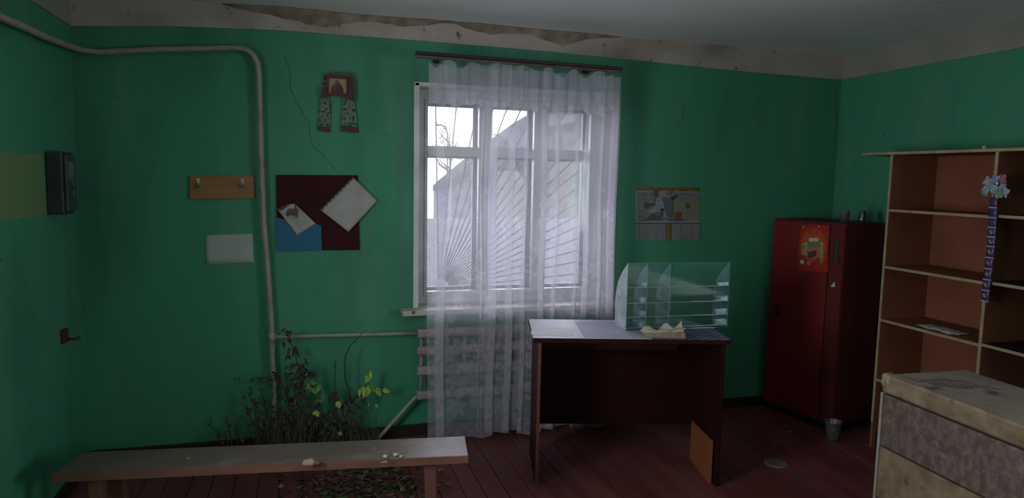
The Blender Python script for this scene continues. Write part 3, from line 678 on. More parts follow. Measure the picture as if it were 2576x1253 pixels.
obj('printed_picture', art(L, .0046), [M_CALG, M_CALGOLD, M_CALW, M_CALP, M_CALO, M_CALD, M_CALS, M_CALB, M_CALY], cal)
obj('month_pages', G().prism([np.array([p[0], D-.006, p[2]]) for p in cpoly((145, 808), (735, 808), (732, 1120), (140, 1125))], (0, .006, 0)).prism([np.array([p[0], D-.006, p[2]]) for p in cpoly((848, 806), (1412, 806), (1402, 1112), (850, 1120))], (0, .006, 0)), M_CALP, cal)
L = [(cpoly((148, 788), (1412, 790), (1412, 802), (148, 802)), 1), (cpoly((738, 800), (845, 800), (848, 1125), (735, 1125)), 0)]
for x in (205, 340, 540, 1025, 1225): L.append((cpoly((x, 815), (x+9, 815), (x+9, 1115), (x, 1115)), 3))
for k in range(6): L.append((cpoly((745+(k % 2)*30, 830+k*48), (790+(k % 2)*30, 825+k*48), (780+(k % 2)*30, 862+k*48), (742+(k % 2)*30, 858+k*48)), 2))
for k in range(5):
    for x0, x1 in ((225, 330), (355, 530), (560, 720), (865, 1010), (1045, 1210), (1245, 1390)): L.append((cpoly((x0, 850+k*55), (x1, 850+k*55), (x1, 856+k*55), (x0, 856+k*55)), 3))
obj('printed_months', art(L[:2], .0068), [M_CALGOLD, M_CALD], cal)
g = G()
for P, mi in L[2:]: g.prism([np.array([p[0], D-.0082, p[2]]) for p in P], (0, .0003, 0), mi)
obj('printed_dates', g, [M_CALGOLD, M_CALD, M_CALY, mat('calendar_ink_grey', (.17, .17, .17, 1), .7)], cal)

# ------------------------------------------------------------------ things on the left wall
def lp_(px, py, off=0): 
    p = on(px, py, 0, XL+off); return p
M_BOXD = mat('dark_box_paint', (0.020, 0.028, 0.036, 1), .5, (0.03, .045, .05, 1), 9, col3=(.07, .10, .09, 1), scale3=22, lo3=.62, hi3=.72)
ya, yb = lp_(114, 450)[1], lp_(188, 450, .08)[1]; zt_, zb_ = lp_(114, 380)[2], lp_(122, 540)[2]
mb = thing('meter_box', 'black electric meter box on the left wall near the corner', 'meter box', (XL, (ya+yb)/2, zb_))
obj('case', G().box(XL, XL+.075, ya, yb, zb_, zt_), M_BOXD, mb, bevel=.008)
obj('cover', G().box(XL+.075, XL+.092, ya+.012, yb-.012, zb_+.015, zt_-.015), mat('dark_cover', (.03, .05, .05, 1), .4, (.05, .08, .07, 1), 12), mb, bevel=.006)
ym = (ya+yb)/2; obj('dial_window', G().box(XL+.092, XL+.095, ym-.06, ym+.02, zt_-.14, zt_-.05), mat('dial_grey', (.11, .17, .15, 1), .3), mb, bevel=.002)
g = G()
for z in (zb_+.10, zb_+.16): 
    c_ = [(XL+.098, ym+.03*math.cos(t), z+.022*math.sin(t)) for t in np.linspace(0, 6.28, 14, endpoint=False)]; g.prism(c_, (-.006, 0, 0))
obj('terminal_knob', g, mat('knob_grey', (.07, .11, .10, 1), .4), mb)
p = lp_(170, 846, .02)
hk = thing('wall_hook', 'small dark red hook bracket low on the left wall', 'hook', (XL, p[1], p[2]))
M_RUST = mat('rust_red', (0.09, 0.018, 0.014, 1), .7, (.05, .015, .012, 1), 20)
obj('plate', G().box(XL, XL+.02, p[1]-.045, p[1]+.02, p[2]-.03, p[2]+.04), M_RUST, hk, bevel=.004)
obj('arm', G().tube([(XL+.02, p[1], p[2]-.015), (XL+.05, p[1]+.01, p[2]-.018), (XL+.075, p[1]+.015, p[2]-.012)], .007, 8), M_RUST, hk)

# ------------------------------------------------------------------ desk
DR = math.radians(-14.5); HD = .838; DW, DD = 1.03, .46
desk = thing('desk', 'dark maroon office desk with open kneehole in front of the window', 'desk', (1.2, 3.487, 0), DR)
M_DESK = mat('maroon_desk_laminate', (0.030, 0.007, 0.007, 1), .5, (0.022, .006, .006, 1), 3, (.5, 1, 6), spec=.12)
M_DESKI = mat('brown_inner_panel', (0.070, 0.024, 0.017, 1), .6, (.05, .018, .013, 1), 4, (.5, 1, 6), spec=.15)
M_EDGE = mat('lit_edge', (0.16, 0.05, 0.025, 1), .6, (.07, .02, .015, 1), 9)  # lighter colour stands for the light caught by the panel's front edge
def dobj(n_, g, m, **k): return obj(n_, g, m, desk, world=False, **k)
dobj('desktop', G().box(-.025, DW+.02, -.02, DD+.02, HD-.026, HD), M_DESK, bevel=.003)
dobj('side_panel', G().box(0, .020, 0, DD, 0, HD-.026), M_DESK, bevel=.002)
dobj('side_panel', G().box(DW-.022, DW, 0, DD, 0, HD-.026), M_DESK, bevel=.002)
dobj('edge_strip', G().box(.001, .019, -.002, 0, 0, HD-.03), M_EDGE)
dobj('back_panel', G().box(.020, DW-.022, DD-.03, DD-.014, .20, HD-.026), M_DESK)
dobj('apron_panel', G().box(.020, DW-.15, DD-.055, DD-.035, HD-.165, HD-.026), M_DESKI, bevel=.002)
def dl(x, y, z=0):
    c, s = math.cos(DR), math.sin(DR); return np.array([1.2+x*c-y*s, 3.487+x*s+y*c, z])
# loose board inside the desk
bt = [on(1744, 1128, 2, 0), on(1794, 1205, 2, 0)]; tpz0 = on(1748, 1035, 1, bt[0][1])[2]; tpz1 = on(1808, 1092, 1, bt[1][1])[2]
A, B = bt[0], bt[1]; A = dl(DW-.040, .38); B = dl(DW-.032, .03)
g = G(); n_ = np.array([-(B-A)[1], (B-A)[0], 0]); n_ /= np.linalg.norm(n_)
n_ = -n_ if n_[0] > 0 else n_
g.prism([A, B, B+np.array([.0, 0, tpz1-.01]), A+np.array([.0, 0, tpz0])], n_*.014)
lb = obj('loose_board', g, mat('orange_brown_board', (0.25, 0.085, 0.028, 1), .55, (.20, .07, .025, 1), 4, (1, 1, 5)), bevel=.002); tag(lb, 'orange-brown board standing inside the right end of the desk', 'board')
# papers and oilcloth on the desk
HD2 = HD+.0008
def flat(pts, z, th, m, label, cat, name, curlz=None):
    g = G(); q = [np.array([*on(a, b, 2, z)[:2], z]) for a, b in pts]; g.prism(q, (0, 0, th)); o = obj(name, g, m); tag(o, label, cat); return o
def check_mat(name, c1, c2, sc_):
    m = mat(name, c1, .65, c2, 9, spec=.2); n, l = m.node_tree.nodes, m.node_tree.links
    ck = n.new('ShaderNodeTexChecker'); ck.inputs['Scale'].default_value = sc_; ck.inputs['Color1'].default_value = c1; ck.inputs['Color2'].default_value = c2
    tc = n.new('ShaderNodeTexCoord'); mp = n.new('ShaderNodeMapping'); mp.inputs['Rotation'].default_value = (0, 0, math.radians(14)); l.new(tc.outputs['Object'], mp.inputs[0]); l.new(mp.outputs[0], ck.inputs['Vector'])
    mx = n.new('ShaderNodeMixRGB'); mx.inputs['Fac'].default_value = .55; b = n['Principled BSDF']; src = b.inputs['Base Color'].links[0].from_socket
    l.new(src, mx.inputs['Color1']); l.new(ck.outputs[0], mx.inputs['Color2']); l.new(mx.outputs[0], b.inputs['Base Color']); return m
M_OIL = check_mat('oilcloth_print', (0.30, 0.31, 0.40, 1), (.46, .47, .56, 1), 38)
q = [dl(-.03, -.022), dl(.62, -.022), dl(.60, .30), dl(.56, DD+.01), dl(-.02, DD+.015)]
o = obj('oilcloth', G().prism([p+np.array([0, 0, HD2]) for p in q], (0, 0, .0012)), mat('white_cloth', (0.46, 0.48, 0.56, 1), .5, (.36, .38, .47, 1), 6)); tag(o, 'white oilcloth covering the left half of the desk top', 'tablecloth')
M_DPAP = mat('desk_paper', (0.55, 0.56, 0.60, 1), .6, (.46, .47, .5, 1), 5)
q = [dl(-.035, .06), dl(.17, .02), dl(.20, .06), dl(.22, .22), dl(-.02, .26)]
def psheet(q, m, name, label, z, cat='paper'):
    q = [np.array(p) for p in q]; c = sum(q)/len(q); g = G(); g.prism([p+np.array([0, 0, z]) for p in q], (0, 0, .0012)); o = obj(name, g, m); tag(o, label, cat); return o
psheet(q, M_DPAP, 'paper_sheet', 'white paper lying at the left front corner of the desk top', HD2+.0015)
o = psheet([dl(.25, .005), dl(.60, .0), dl(.59, .40), dl(.25, .41)], M_OIL, 'patterned_cloth', 'patterned pale cloth piece on the middle of the desk', HD2+.0015, 'cloth')
M_OIL2 = check_mat('dark_oilcloth_print', (0.035, 0.03, 0.08, 1), (.26, .27, .38, 1), 34)
o = psheet([dl(.63, -.018), dl(DW+.017, -.018), dl(DW+.017, DD+.01), dl(.62, DD+.01)], M_OIL2, 'patterned_cloth', 'purple and white patterned cloth on the right end of the desk', HD2, 'cloth')
# torn brown paper tray
tb0, tb1 = dl(.585, .015, HD2+.003), dl(.80, .005, HD2+.003)
M_KRAFT = mat('kraft_paper', (0.30, 0.24, 0.165, 1), .85, (.22, .16, .10, 1), 8, bump=.4, bscale=20); M_KRAFTL = mat('paper_inside_cream', (0.52, 0.49, 0.40, 1), .85, (.42, .39, .31, 1), 10, bump=.4, bscale=25)
ex = (tb1-tb0); Lx = np.linalg.norm(ex); ex /= Lx; ey = np.array([-ex[1], ex[0], 0]); 
tray = thing('torn_wrapper', 'torn brown paper wrapper lying at the front of the desk', 'paper', tuple(tb0))
def trayf(u, v):
    x = Lx*(-.10*math.sin(math.pi*min(v*1.5, 1)) + u*1.05); y = .13*v; z = .012*math.sin(u*8+v*6)**2
    if v < .25: z = .040*(1-v/.25)*(.75+.4*u+.12*math.sin(u*17))+.004
    e = max(0, v-.55)/.45; z += e*(.016+.032*u*u+.012*math.sin(u*13))
    if u > .85: z += (u-.85)*.02
    if u < .12: z += (.12-u)*.18
    return tuple(tb0+ex*x+ey*(y+.02*(v < .1))+np.array([0, 0, z+.002]))
obj('wrapper', G().sheet(trayf, 22, 12, smooth=False), M_KRAFTL, tray, solid=.0012)
def trayfront(u, v):
    z = v*(.030*(.75+.4*u+.12*math.sin(u*17))); return tuple(tb0+ex*(Lx*(u*1.0+.02*math.sin(u*9)))+ey*(-.004-.012*(1-v)+.003*math.sin(u*30))+np.array([0, 0, z+.001]))
obj('outer_side', G().sheet(trayfront, 24, 5), M_KRAFT, tray, solid=.0012)

# acrylic display case standing on the desk
ga, gb = on(1574, 832, 2, HD+.003), on(1821, 820, 2, HD+.003)
GR = math.atan2((gb-ga)[1], (gb-ga)[0])-math.radians(3.0); GWd = np.linalg.norm(gb-ga); GH = .385; GD = .17
M_ACR = pane_mat('clear_acrylic', (0.74, 0.93, 0.90, 1), 0.5, 0.07, (0.35, 0.62, 0.60, 1), .05)
M_ACRE = pane_mat('acrylic_edge', (0.75, 0.95, 0.95, 1), 0.8, 0.55, (0.60, 0.85, 0.85, 1), .1)
M_ACRD = pane_mat('dusty_acrylic', (0.82, 0.95, 0.95, 1), 0.6, 0.42, (0.82, 0.92, 0.96, 1), .38)
case = thing('acrylic_display_case', 'clear acrylic display case with curved dividers standing on the desk', 'display case', tuple(ga), GR)
def cobj(n_, g, m): return obj(n_, g, m, case, world=False)
cobj('back_sheet', G().box(0, GWd, 0, .003, 0, GH), M_ACR)
fx = [0.0, GWd*.185, GWd*.405, GWd-.003]
cur = [(0, 0)]+[(GD*math.sin(t*math.pi/2)**.8 if t > 0 else 0, 0) for t in ()]
def finpoly(x):
    P = [(x, .003, 0), (x, GD, 0)]
    for k in range(13):
        t = k/12; P.append((x, .003+(GD-.003)*(1-t**2.1), .15+(GH-.15)*t))
    return P
for x in fx:
    cobj('divider', G().prism(finpoly(x), (.003, 0, 0)), M_ACRD)
zsh = [.012, .075, .155, .245]
for z in zsh:
    dpt = GD if z < .15 else .003+(GD-.003)*(1-((z-.15)/(GH-.15))**2.1)
    cobj('shelf', G().box(.003, GWd-.003, .003, dpt-.006, z, z+.003), M_ACR)
g = G()
for z in zsh: g.box(.003, GWd-.003, -.0015, .0, z, z+.0035)
g.box(-.001, .001, -.0005, .0035, 0, GH); g.box(GWd-.001, GWd+.001, -.0005, .0035, 0, GH); g.box(0, GWd, -.0005, .0035, GH, GH+.0012)
for x in fx[1:3]: g.box(x, x+.003, -.001, .0, 0, GH-.01)
cobj('glued_edges', g, M_ACRE)

# ------------------------------------------------------------------ wardrobe
WR = math.radians(12.0); WN = np.array([3.405, 3.745, 0]); WWid, WDep, WHt = .585, .41, on(2132, 563, 1, 3.745)[2]
wd = thing('wardrobe', 'low dark red wooden cabinet standing in the right corner', 'cabinet', tuple(WN), WR)
M_WARD = mat('dark_red_paint', (0.21, 0.022, 0.020, 1), .5, (.16, .018, .017, 1), 4, (1, 1, .5), spec=.2); M_WARDS = mat('dark_red_frame', (0.13, 0.022, 0.021, 1), .6, (.09, .016, .016, 1), 5, spec=.15)
def wob(n_, g, m, par=None, **k): return obj(n_, g, m, par or wd, world=False, **k)
wob('carcass', G().box(.012, WDep, 0, WWid, .05, WHt), M_WARDS, bevel=.003)
wob('plinth', G().box(.03, WDep-.01, .01, WWid-.01, 0, .05), M_SKIRT)
dr = wob('door', G().box(-.004, .012, .115, WWid-.004, .07, WHt-.015), M_WARD, bevel=.003)
wob('side_stile', G().box(0, .0125, .002, .108, .06, WHt-.01), M_WARDS, bevel=.002)
wob('handle', G().box(-.012, -.004, WWid-.10, WWid-.06, .74, .80).tube([(-.018, WWid-.08, .775), (-.03, WWid-.09, .77), (-.03, WWid-.14, .76)], .006, 8), M_DKM, dr)
def wl(y, z, off=.005): return np.array([-off, y, z])
def wpx(px, py, off=.005):
    """wardrobe-local point of the front plane seen at a pixel"""
    d = CF*F_PX+CR*(px-IW/2)-CU*(py-IH/2); c, s = math.cos(WR), math.sin(WR)
    o_ = CAM-WN; lo = np.array([o_[0]*c+o_[1]*s, -o_[0]*s+o_[1]*c, o_[2]]); ld = np.array([d[0]*c+d[1]*s, -d[0]*s+d[1]*c, d[2]])
    t = (-off-lo[0])/ld[0]; return lo+ld*t
wob('hinge', G().box(-.008, 0, .098, .118, 1.0, 1.06), M_DKM); wob('hinge', G().box(-.008, 0, .098, .118, .35, .41), M_DKM)
a = wpx(2104, 628, .001); wob('latch', G().box(-.012, 0, a[1]-.015, a[1]+.012, a[2]-.075, a[2]+.055), M_DKM, bevel=.003)
a = wpx(2118, 655, .001); g = G(); g.tube([(-.012, a[1]+.02*math.cos(t), a[2]+.03*math.sin(t)) for t in np.linspace(-1.6, 1.6, 9)], .003, 6); wob('latch_ring', g, M_RUST)
def wart(lst, names):
    g = G()
    for k, (P, mi) in enumerate(lst):
        g.prism([wpx(1980+x/6.594, 550+y/6.594, .0052+.0004*k) for x, y in P], (.0003, 0, 0), mi)
    return g
el = lambda cx, cy, rx, ry, n_=18: [(cx+rx*math.cos(t), cy+ry*math.sin(t)) for t in np.linspace(0, 6.283, n_, endpoint=False)]
pm = [mat('poster_red', (0.42, 0.022, 0.010, 1), .35, (.30, .015, .01, 1), 8), mat('poster_orange', (.48, .085, .018, 1), .35, (.36, .04, .012, 1), 14), mat('poster_cream', (.45, .33, .16, 1), .4, (.34, .22, .1, 1), 18), mat('poster_white', (.55, .5, .52, 1), .4),
      mat('poster_green', (.12, .22, .035, 1), .4, (.2, .25, .05, 1), 25), mat('poster_brown', (.16, .05, .035, 1), .4, (.08, .02, .02, 1), 20), mat('poster_pink', (.45, .16, .12, 1), .4)]
c_ = wpx(2045, 620)
post = thing('red_poster', 'glossy red and orange sweets poster stuck on the cabinet door', 'poster', tuple(WN), WR)
PL = [([(245, 115), (690, 120), (680, 890), (185, 870), (180, 480), (215, 290)], 0), (el(440, 500, 215, 350), 1), (el(430, 560, 170, 290), 0), (el(440, 480, 190, 240), 1), ([(235, 420), (340, 380), (330, 620), (235, 590)], 2), ([(550, 390), (605, 400), (600, 640), (550, 760)], 2),
      ([(340, 400), (545, 375), (550, 640), (345, 680)], 6), ([(345, 395), (540, 380), (545, 470), (345, 480)], 4), ([(348, 560), (490, 520), (480, 620), (350, 670)], 5), ([(362, 320), (522, 320), (522, 375), (362, 385)], 3), (el(250, 718, 36, 36, 14), 3), (el(265, 470, 36, 40), 4), (el(360, 740, 42, 38), 6), (el(450, 265, 60, 26), 1), ([(310, 180), (520, 170), (480, 240), (350, 240)], 1), (el(268, 140, 14, 14, 8), 3), (el(525, 128, 20, 10, 8), 3)]
obj('printed_sheet', wart(PL, None), pm, post, world=False)
scr = obj('paper_scrap', G().prism([wpx(1980+x/6.594, 550+y/6.594, .006) for x, y in ((788, 1045), (798, 1135), (720, 1128))], (.001, 0, 0)), mat('scrap_white', (.6, .58, .5, 1), .8), None, world=False)
scr.location = Vector(WN)+Matrix.Rotation(WR, 3, 'Z') @ Vector(scr.location); scr.rotation_euler = (0, 0, WR); tag(scr, 'tiny white paper scrap stuck on the cabinet front below the latch', 'paper')
# objects on the wardrobe
def wloc(x, y, z): c, s = math.cos(WR), math.sin(WR); return np.array([WN[0]+x*c-y*s, WN[1]+x*s+y*c, z])
M_CLR = pane_mat('clear_plastic', (.90, .92, .93, 1), .3, .20, (.52, .53, .62, 1), .12)
o = obj('plastic_cup', G().lathe(wloc(.15, .12, WHt+.001), [(.0, .0), (.024, .0), (.034, .078), (.035, .08), (.033, .078), (.0225, .004), (0, .003)], 20), M_CLR); tag(o, 'clear plastic cup standing on top of the red cabinet', 'cup')
o = obj('glass_jar', G().lathe(wloc(.24, .05, WHt+.001), [(.0, .0), (.026, .0), (.028, .01), (.028, .06), (.02, .07), (.02, .08), (.018, .08), (.018, .068), (.026, .058), (.026, .006), (0, .005)], 20), pane_mat('dim_glass', (.6, .68, .64, 1), .5, .15, (.25, .3, .28, 1), .1)); tag(o, 'small dim glass jar on the cabinet top, right of the cup', 'jar')

# ------------------------------------------------------------------ shelving unit on the right wall
SX0, SX1 = 3.50, 3.862
ys = [3.505, 2.815, 2.125, 1.435]
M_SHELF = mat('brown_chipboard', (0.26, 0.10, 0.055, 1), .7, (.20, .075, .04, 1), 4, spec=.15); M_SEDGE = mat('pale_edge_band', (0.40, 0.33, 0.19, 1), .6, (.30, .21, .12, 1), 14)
M_SHELFD = mat('shaded_chipboard', (0.04, 0.018, 0.011, 1), .7, (.03, .014, .009, 1), 4, spec=.12)  # same chipboard with the shade of the right-hand bays put into its colour
sh = thing('shelving_unit', 'tall open brown shelving unit with pale edges along the right wall', 'shelf unit', (SX0+.18, 2.5, 0))
for i, y in enumerate(ys):
    u = obj('upright', G().box(SX0+.003, SX1-.006, y-.009, y+.009, .0, 1.88), M_SHELF, sh)
    obj('edge_band', G().box(SX0, SX0+.003, y-.009, y+.009, .17, 1.88), M_SEDGE, u)
lev = [1.535, 1.178, .838, .45]
for i in range(3):
    a, b = ys[i+1]+.009, ys[i]-.009
    for k, z in enumerate(lev):
        zz_ = z+(.0 if i == 0 else .006)
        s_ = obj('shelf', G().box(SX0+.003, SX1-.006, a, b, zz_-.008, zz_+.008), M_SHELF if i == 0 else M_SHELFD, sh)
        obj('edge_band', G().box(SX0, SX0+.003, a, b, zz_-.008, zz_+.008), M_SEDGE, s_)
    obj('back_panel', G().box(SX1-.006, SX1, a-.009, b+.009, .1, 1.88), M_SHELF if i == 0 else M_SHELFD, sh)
tp_ = obj('top_board', G().box(SX0-.01, SX1, ys[-1]-.02, 3.735, 1.88, 1.896), M_SHELF, sh)
obj('edge_band', G().box(SX0-.013, SX0-.01, ys[-1]-.02, 3.735, 1.88, 1.896), M_SEDGE, tp_)
obj('plinth', G().box(SX0+.03, SX0+.045, ys[-1], ys[0]-.009, 0, .10), M_SHELFD, sh)
# sheets of paper on a shelf
zz_ = lev[2]+.008
for k, (dy, dx, w, h) in enumerate(((.20, .03, .20, .12), (.24, .05, .17, .11))):
    g = G(); a = SX0+dx; b = ys[0]-dy-.27
    g.sheet(lambda u, v, a=a, b=b, w=w, h=h, k=k: (a+h*v+.02*u, b+w*u*1.2, zz_+.002+.005*k+.006*math.sin(u*5)**2*(1-k)), 8, 4)
    o = obj('paper_sheet', g, M_DPAP, solid=.001); tag(o, ['white paper lying on the third shelf, lower of two', 'white paper lying on the third shelf, upper of two'][k], 'paper', 'papers on the third shelf')
# purple strip of sachets
M_PUR = mat('purple_foil', (0.065, 0.035, 0.16, 1), .3, (.045, .028, .11, 1), 20); M_SEAL = mat('sachet_seal', (.33, .36, .50, 1), .3); M_BAT = mat('sachet_print', (.36, .24, .14, 1), .5)
st = thing('sachet_strip', 'hanging strip of purple sachets on the shelf upright', 'sachet strip', (SX0-.02, 2.8, .9))
sp = [on(a, b, 0, SX0-.016) for a, b in ((2500, 497), (2497, 560), (2493, 620), (2485, 690), (2477, 757))]
def spt(t): 
    t *= 4; i = min(int(t), 3); return sp[i]*(1-(t-i))+sp[i+1]*(t-i)
NS = 10
for k in range(NS):
    a, b = spt(k/NS), spt((k+1)/NS); w = .026
    def sf(u, v, a=a, b=b, w=w): 
        p = a*(1-v)+b*v; pil = .007*math.sin(math.pi*v)*math.sin(math.pi*u); return (p[0]-pil, p[1]+w*(u-.5)*2*.85, p[2])
    s_ = obj('sachet', G().sheet(sf, 6, 6), M_PUR, st, solid=.001)
    obj('seal', G().box(b[0]-.003, b[0]-.0012, b[1]-w*.9, b[1]+w*.9, b[2]-.004, b[2]+.003), M_SEAL, s_)
    if k > 2:
        c_ = (a+b)/2; g = G(); g.prism([(c_[0]-.0085, c_[1]+.012*math.cos(t)*(.7+.5*math.sin(t*2)), c_[2]+.011*math.sin(t)) for t in np.linspace(0, 6.28, 9, endpoint=False)], (.001, 0, 0)); obj('printed_mark', g, M_BAT, s_)
pk = thing('sweet_packets', 'bunch of shiny small packets above the purple sachet strip', 'packets', tuple(on(2503, 494, 0, SX0-.03)))
pc = [mat('packet_lilac', (.22, .22, .38, 1), .25, (.35, .36, .5, 1), 40), mat('packet_white', (.40, .44, .50, 1), .25, (.25, .3, .36, 1), 50), mat('packet_green', (.10, .26, .20, 1), .25, (.3, .42, .38, 1), 40), mat('packet_red', (.30, .06, .09, 1), .3, (.4, .2, .25, 1), 40)]
for k, (a, b, m_) in enumerate(((2484, 457, 1), (2504, 452, 0), (2522, 450, 3), (2478, 480, 2), (2500, 476, 1), (2521, 472, 0), (2512, 488, 2), (2490, 468, 0), (2528, 484, 1))):
    p = on(a, b, 0, SX0-.035+.006*(k % 3)); g = G(); an = rng.uniform(-.6, .6); ca, sa = math.cos(an), math.sin(an)
    for sd in (-1, 1):
        def pf(u, v, sd=sd, p=p, ca=ca, sa=sa, k=k):
            y = (u-.5)*.040*(1+.08*math.sin(v*9+k)); z = (v-.5)*.046*(1+.08*math.sin(u*8+k)); h = .009*(math.sin(math.pi*u)*math.sin(math.pi*v))**.6*(1+.35*math.sin(u*13+v*9+k))
            return (p[0]+sd*h, p[1]+y*ca-z*sa, p[2]+y*sa+z*ca)
        g.sheet(pf, 9, 9, smooth=False)
    obj('packet', g, pc[m_], pk)
obj('hanger', G().tube([on(2503, 440, 0, SX0-.02), on(2502, 470, 0, SX0-.02), on(2500, 500, 0, SX0-.016)], .002, 6), M_DKM, pk)
# peg at the top edge
p = on(2468, 377, 0, SX0-.014); o = obj('plaster_crumb', G().blob((p[0]+.02, p[1], 1.904), .009), M_KRAFTL); tag(o, 'pale crumb lying on the shelving unit top edge', 'debris')

# ------------------------------------------------------------------ stained counter, lower right
CRt = math.radians(-3.0); C0 = on(2219, 940, 2, .85)
ct = thing('stained_counter', 'stained cream counter cabinet at the lower right', 'counter', (C0[0], C0[1], 0), CRt)
M_CT = mat('stained_cream_panel', (0.29, 0.225, 0.135, 1), .5, (.175, .125, .075, 1), 13, (1, 1, 1.3), .35, .65, bump=.15, bscale=30, col3=(.17, .09, .035, 1), scale3=20, lo3=.60, hi3=.70)
M_CTB = mat('marbled_panel', (0.17, 0.125, 0.11, 1), .5, (.105, .075, .062, 1), 26, (1, 1.2, .8), .38, .6, bump=.15, bscale=40, col3=(.20, .19, .145, 1), scale3=30, lo3=.55, hi3=.72)
M_CTT = mat('dusty_counter_top', (0.30, 0.235, 0.20, 1), .6, (.22, .175, .145, 1), 5, col3=(.07, .085, .07, 1), scale3=8, lo3=.6, hi3=.72, bump=.1)
M_CTE = mat('pale_counter_edge', (0.40, .37, .31, 1), .5, (.3, .26, .2, 1), 12)
CL, CDp, CH = 2.0, .44, .85
def cb(n_, g, m, par=None, **k): return obj(n_, g, m, par or ct, world=False, **k)
cb('body', G().box(.02, CDp, -CL, -.012, .04, CH-.02), mat('counter_inner', (.05, .035, .03, 1), .8))
cb('top_slab', G().box(.006, CDp+.01, -CL, -.006, CH-.018, CH-.001), M_CTT, bevel=.008)
cb('front_rail', G().box(0, .022, -CL, -.004, CH-.082, CH+.003), M_CT, bevel=.012)
zz1 = CH-.090
for k, (za, zb_) in enumerate(((zz1-.235, zz1), (zz1-.48, zz1-.243), (.05, zz1-.488))):
    cb('front_board', G().box(.004, .020, -CL, -.016, za, zb_), M_CTB if k == 0 else M_CT, bevel=.003)
cb('corner_strip', G().box(-.001, .022, -.014, .0, .0, CH-.084), M_CTE, bevel=.003)
cb('side_board', G().box(.022, CDp, -.012, -.001, .0, CH-.02), M_CT)
cb('corner_cap', G().box(-.004, .05, -.05, .003, CH-.06, CH+.006), mat('rusty_cap', (.38, .33, .24, 1), .5, (.22, .12, .04, 1), 30), bevel=.014)
# scribbles of dirt on the top
g = G()
for k in range(7):
    a = np.array([.05+.035*k, -.06-.015*k]); pts_ = [(a[0]+.02*t+.01*math.sin(t*4+k), a[1]-.05*t-.02*math.sin(t*2+k), CH-.0002) for t in np.linspace(0, 3.2, 12)]
    for p_, q_ in zip(pts_[:-1], pts_[1:]):
        g.add([p_, q_, (q_[0]+.006, q_[1]+.003, q_[2]), (p_[0]+.006, p_[1]+.003, p_[2])], [(0, 1, 2, 3)])
cb('dirt_streaks', g, mat('dark_smear', (.045, .06, .05, 1), .7))

# ------------------------------------------------------------------ bench
BH = .42
bq = [np.array([*on(a, b, 2, BH)[:2], BH]) for a, b in ((132, 1191), (1178, 1146), (1170, 1097), (216, 1137))]
M_BENW = mat('worn_bench_wood', (0.145, 0.105, 0.090, 1), .38, (.095, .065, .056, 1), 4, (.5, 2, 1), bump=.15, col3=(.22, .20, .18, 1), scale3=8, lo3=.6, hi3=.8); M_BENE = mat('bench_edge_wood', (0.17, 0.08, 0.048, 1), .6, (.11, .045, .03, 1), 5, (.6, 1, 3)); M_BENR = mat('bench_red_leg', (0.12, .045, .035, 1), .6)
bn = thing('bench', 'long low wooden bench with a worn grey top along the left', 'bench', ((bq[0][0]+bq[1][0])/2, (bq[0][1]+bq[2][1])/2, 0))
obj('seat_board', G().prism([p-np.array([0, 0, .032]) for p in bq], (0, 0, .032)), M_BENW, bn, bevel=.003)
dn = (bq[1]-bq[0]); dn /= np.linalg.norm(dn); nn = np.array([dn[1], -dn[0], 0])
obj('front_edge', G().prism([bq[0]+nn*.001, bq[1]+nn*.001, bq[1]+nn*.001-np.array([0, 0, .034]), bq[0]+nn*.001-np.array([0, 0, .038])], nn*.006), M_BENE, bn)
for t in (.085, .90):
    a = bq[0]+(bq[1]-bq[0])*t; b = bq[3]+(bq[2]-bq[3])*t; m_ = (a+b)/2
    for s_, e in ((a, .035), (b, -.035)):
        q0 = s_+(b-a)*(.18 if e > 0 else -.18); q1 = s_+(b-a)*(.06 if e > 0 else -.06); g = G()
        w = dn*.028; dd = (b-a)/np.linalg.norm(b-a)*.02
        V = [q0-w-dd, q0+w-dd, q0+w+dd, q0-w+dd]; Bt = [q1-w*.8-dd, q1+w*.8-dd, q1+w*.8+dd, q1-w*.8+dd]
        V = [np.array([p[0], p[1], BH-.032]) for p in V]+[np.array([p[0]+.015, p[1], 0]) for p in Bt]
        g.add(V, [(0, 1, 2, 3), (7, 6, 5, 4), (0, 4, 5, 1), (1, 5, 6, 2), (2, 6, 7, 3), (3, 7, 4, 0)]); obj('leg', g, M_BENE if t < .5 else M_BENR, bn, bevel=.003)
    w = dn*.012; V = [a*.8+b*.2-w, a*.8+b*.2+w, a*.2+b*.8+w, a*.2+b*.8-w]; g = G(); g.prism([np.array([p[0], p[1], BH-.085]) for p in V], (0, 0, .05)); obj('cross_brace', g, M_BENR, bn)
M_PLB = mat('plaster_chunk', (0.34, 0.24, 0.17, 1), .9, (.22, .15, .10, 1), 30, bump=.5); M_SHELLW = mat('pale_shell', (.48, .44, .38, 1), .7, (.33, .27, .22, 1), 40)
def bench_blob(px, py, r, m, name, label, cat, sq=(1, .8, .6), n_=1):
    p = on(px, py, 2, BH); g = G(); g.blob((p[0], p[1], BH+r*sq[2]*.85), r, sq=sq, jit=.3, nu=11, nv=7)
    if n_ > 1: g.blob((p[0]+r*1.1, p[1]-r*.1, BH+r*.4), r*.55, sq=(1.4, .7, .7), jit=.3)
    o = obj(name, g, m); tag(o, label, cat, 'plaster lumps clustered on the bench' if name == 'plaster_lump' else None)
bench_blob(780, 1171, .022, M_PLB, 'plaster_chunk', 'brown plaster chunk on the middle of the bench front edge', 'debris', (1.2, .8, .75), 2)
bench_blob(971, 1152, .013, M_SHELLW, 'plaster_lump', 'pale plaster lump on the bench, leftmost of the small cluster', 'debris')
bench_blob(997, 1147, .011, M_SHELLW, 'plaster_lump', 'pale plaster lump on the bench, middle of the small cluster', 'debris', (1.3, .8, .7))
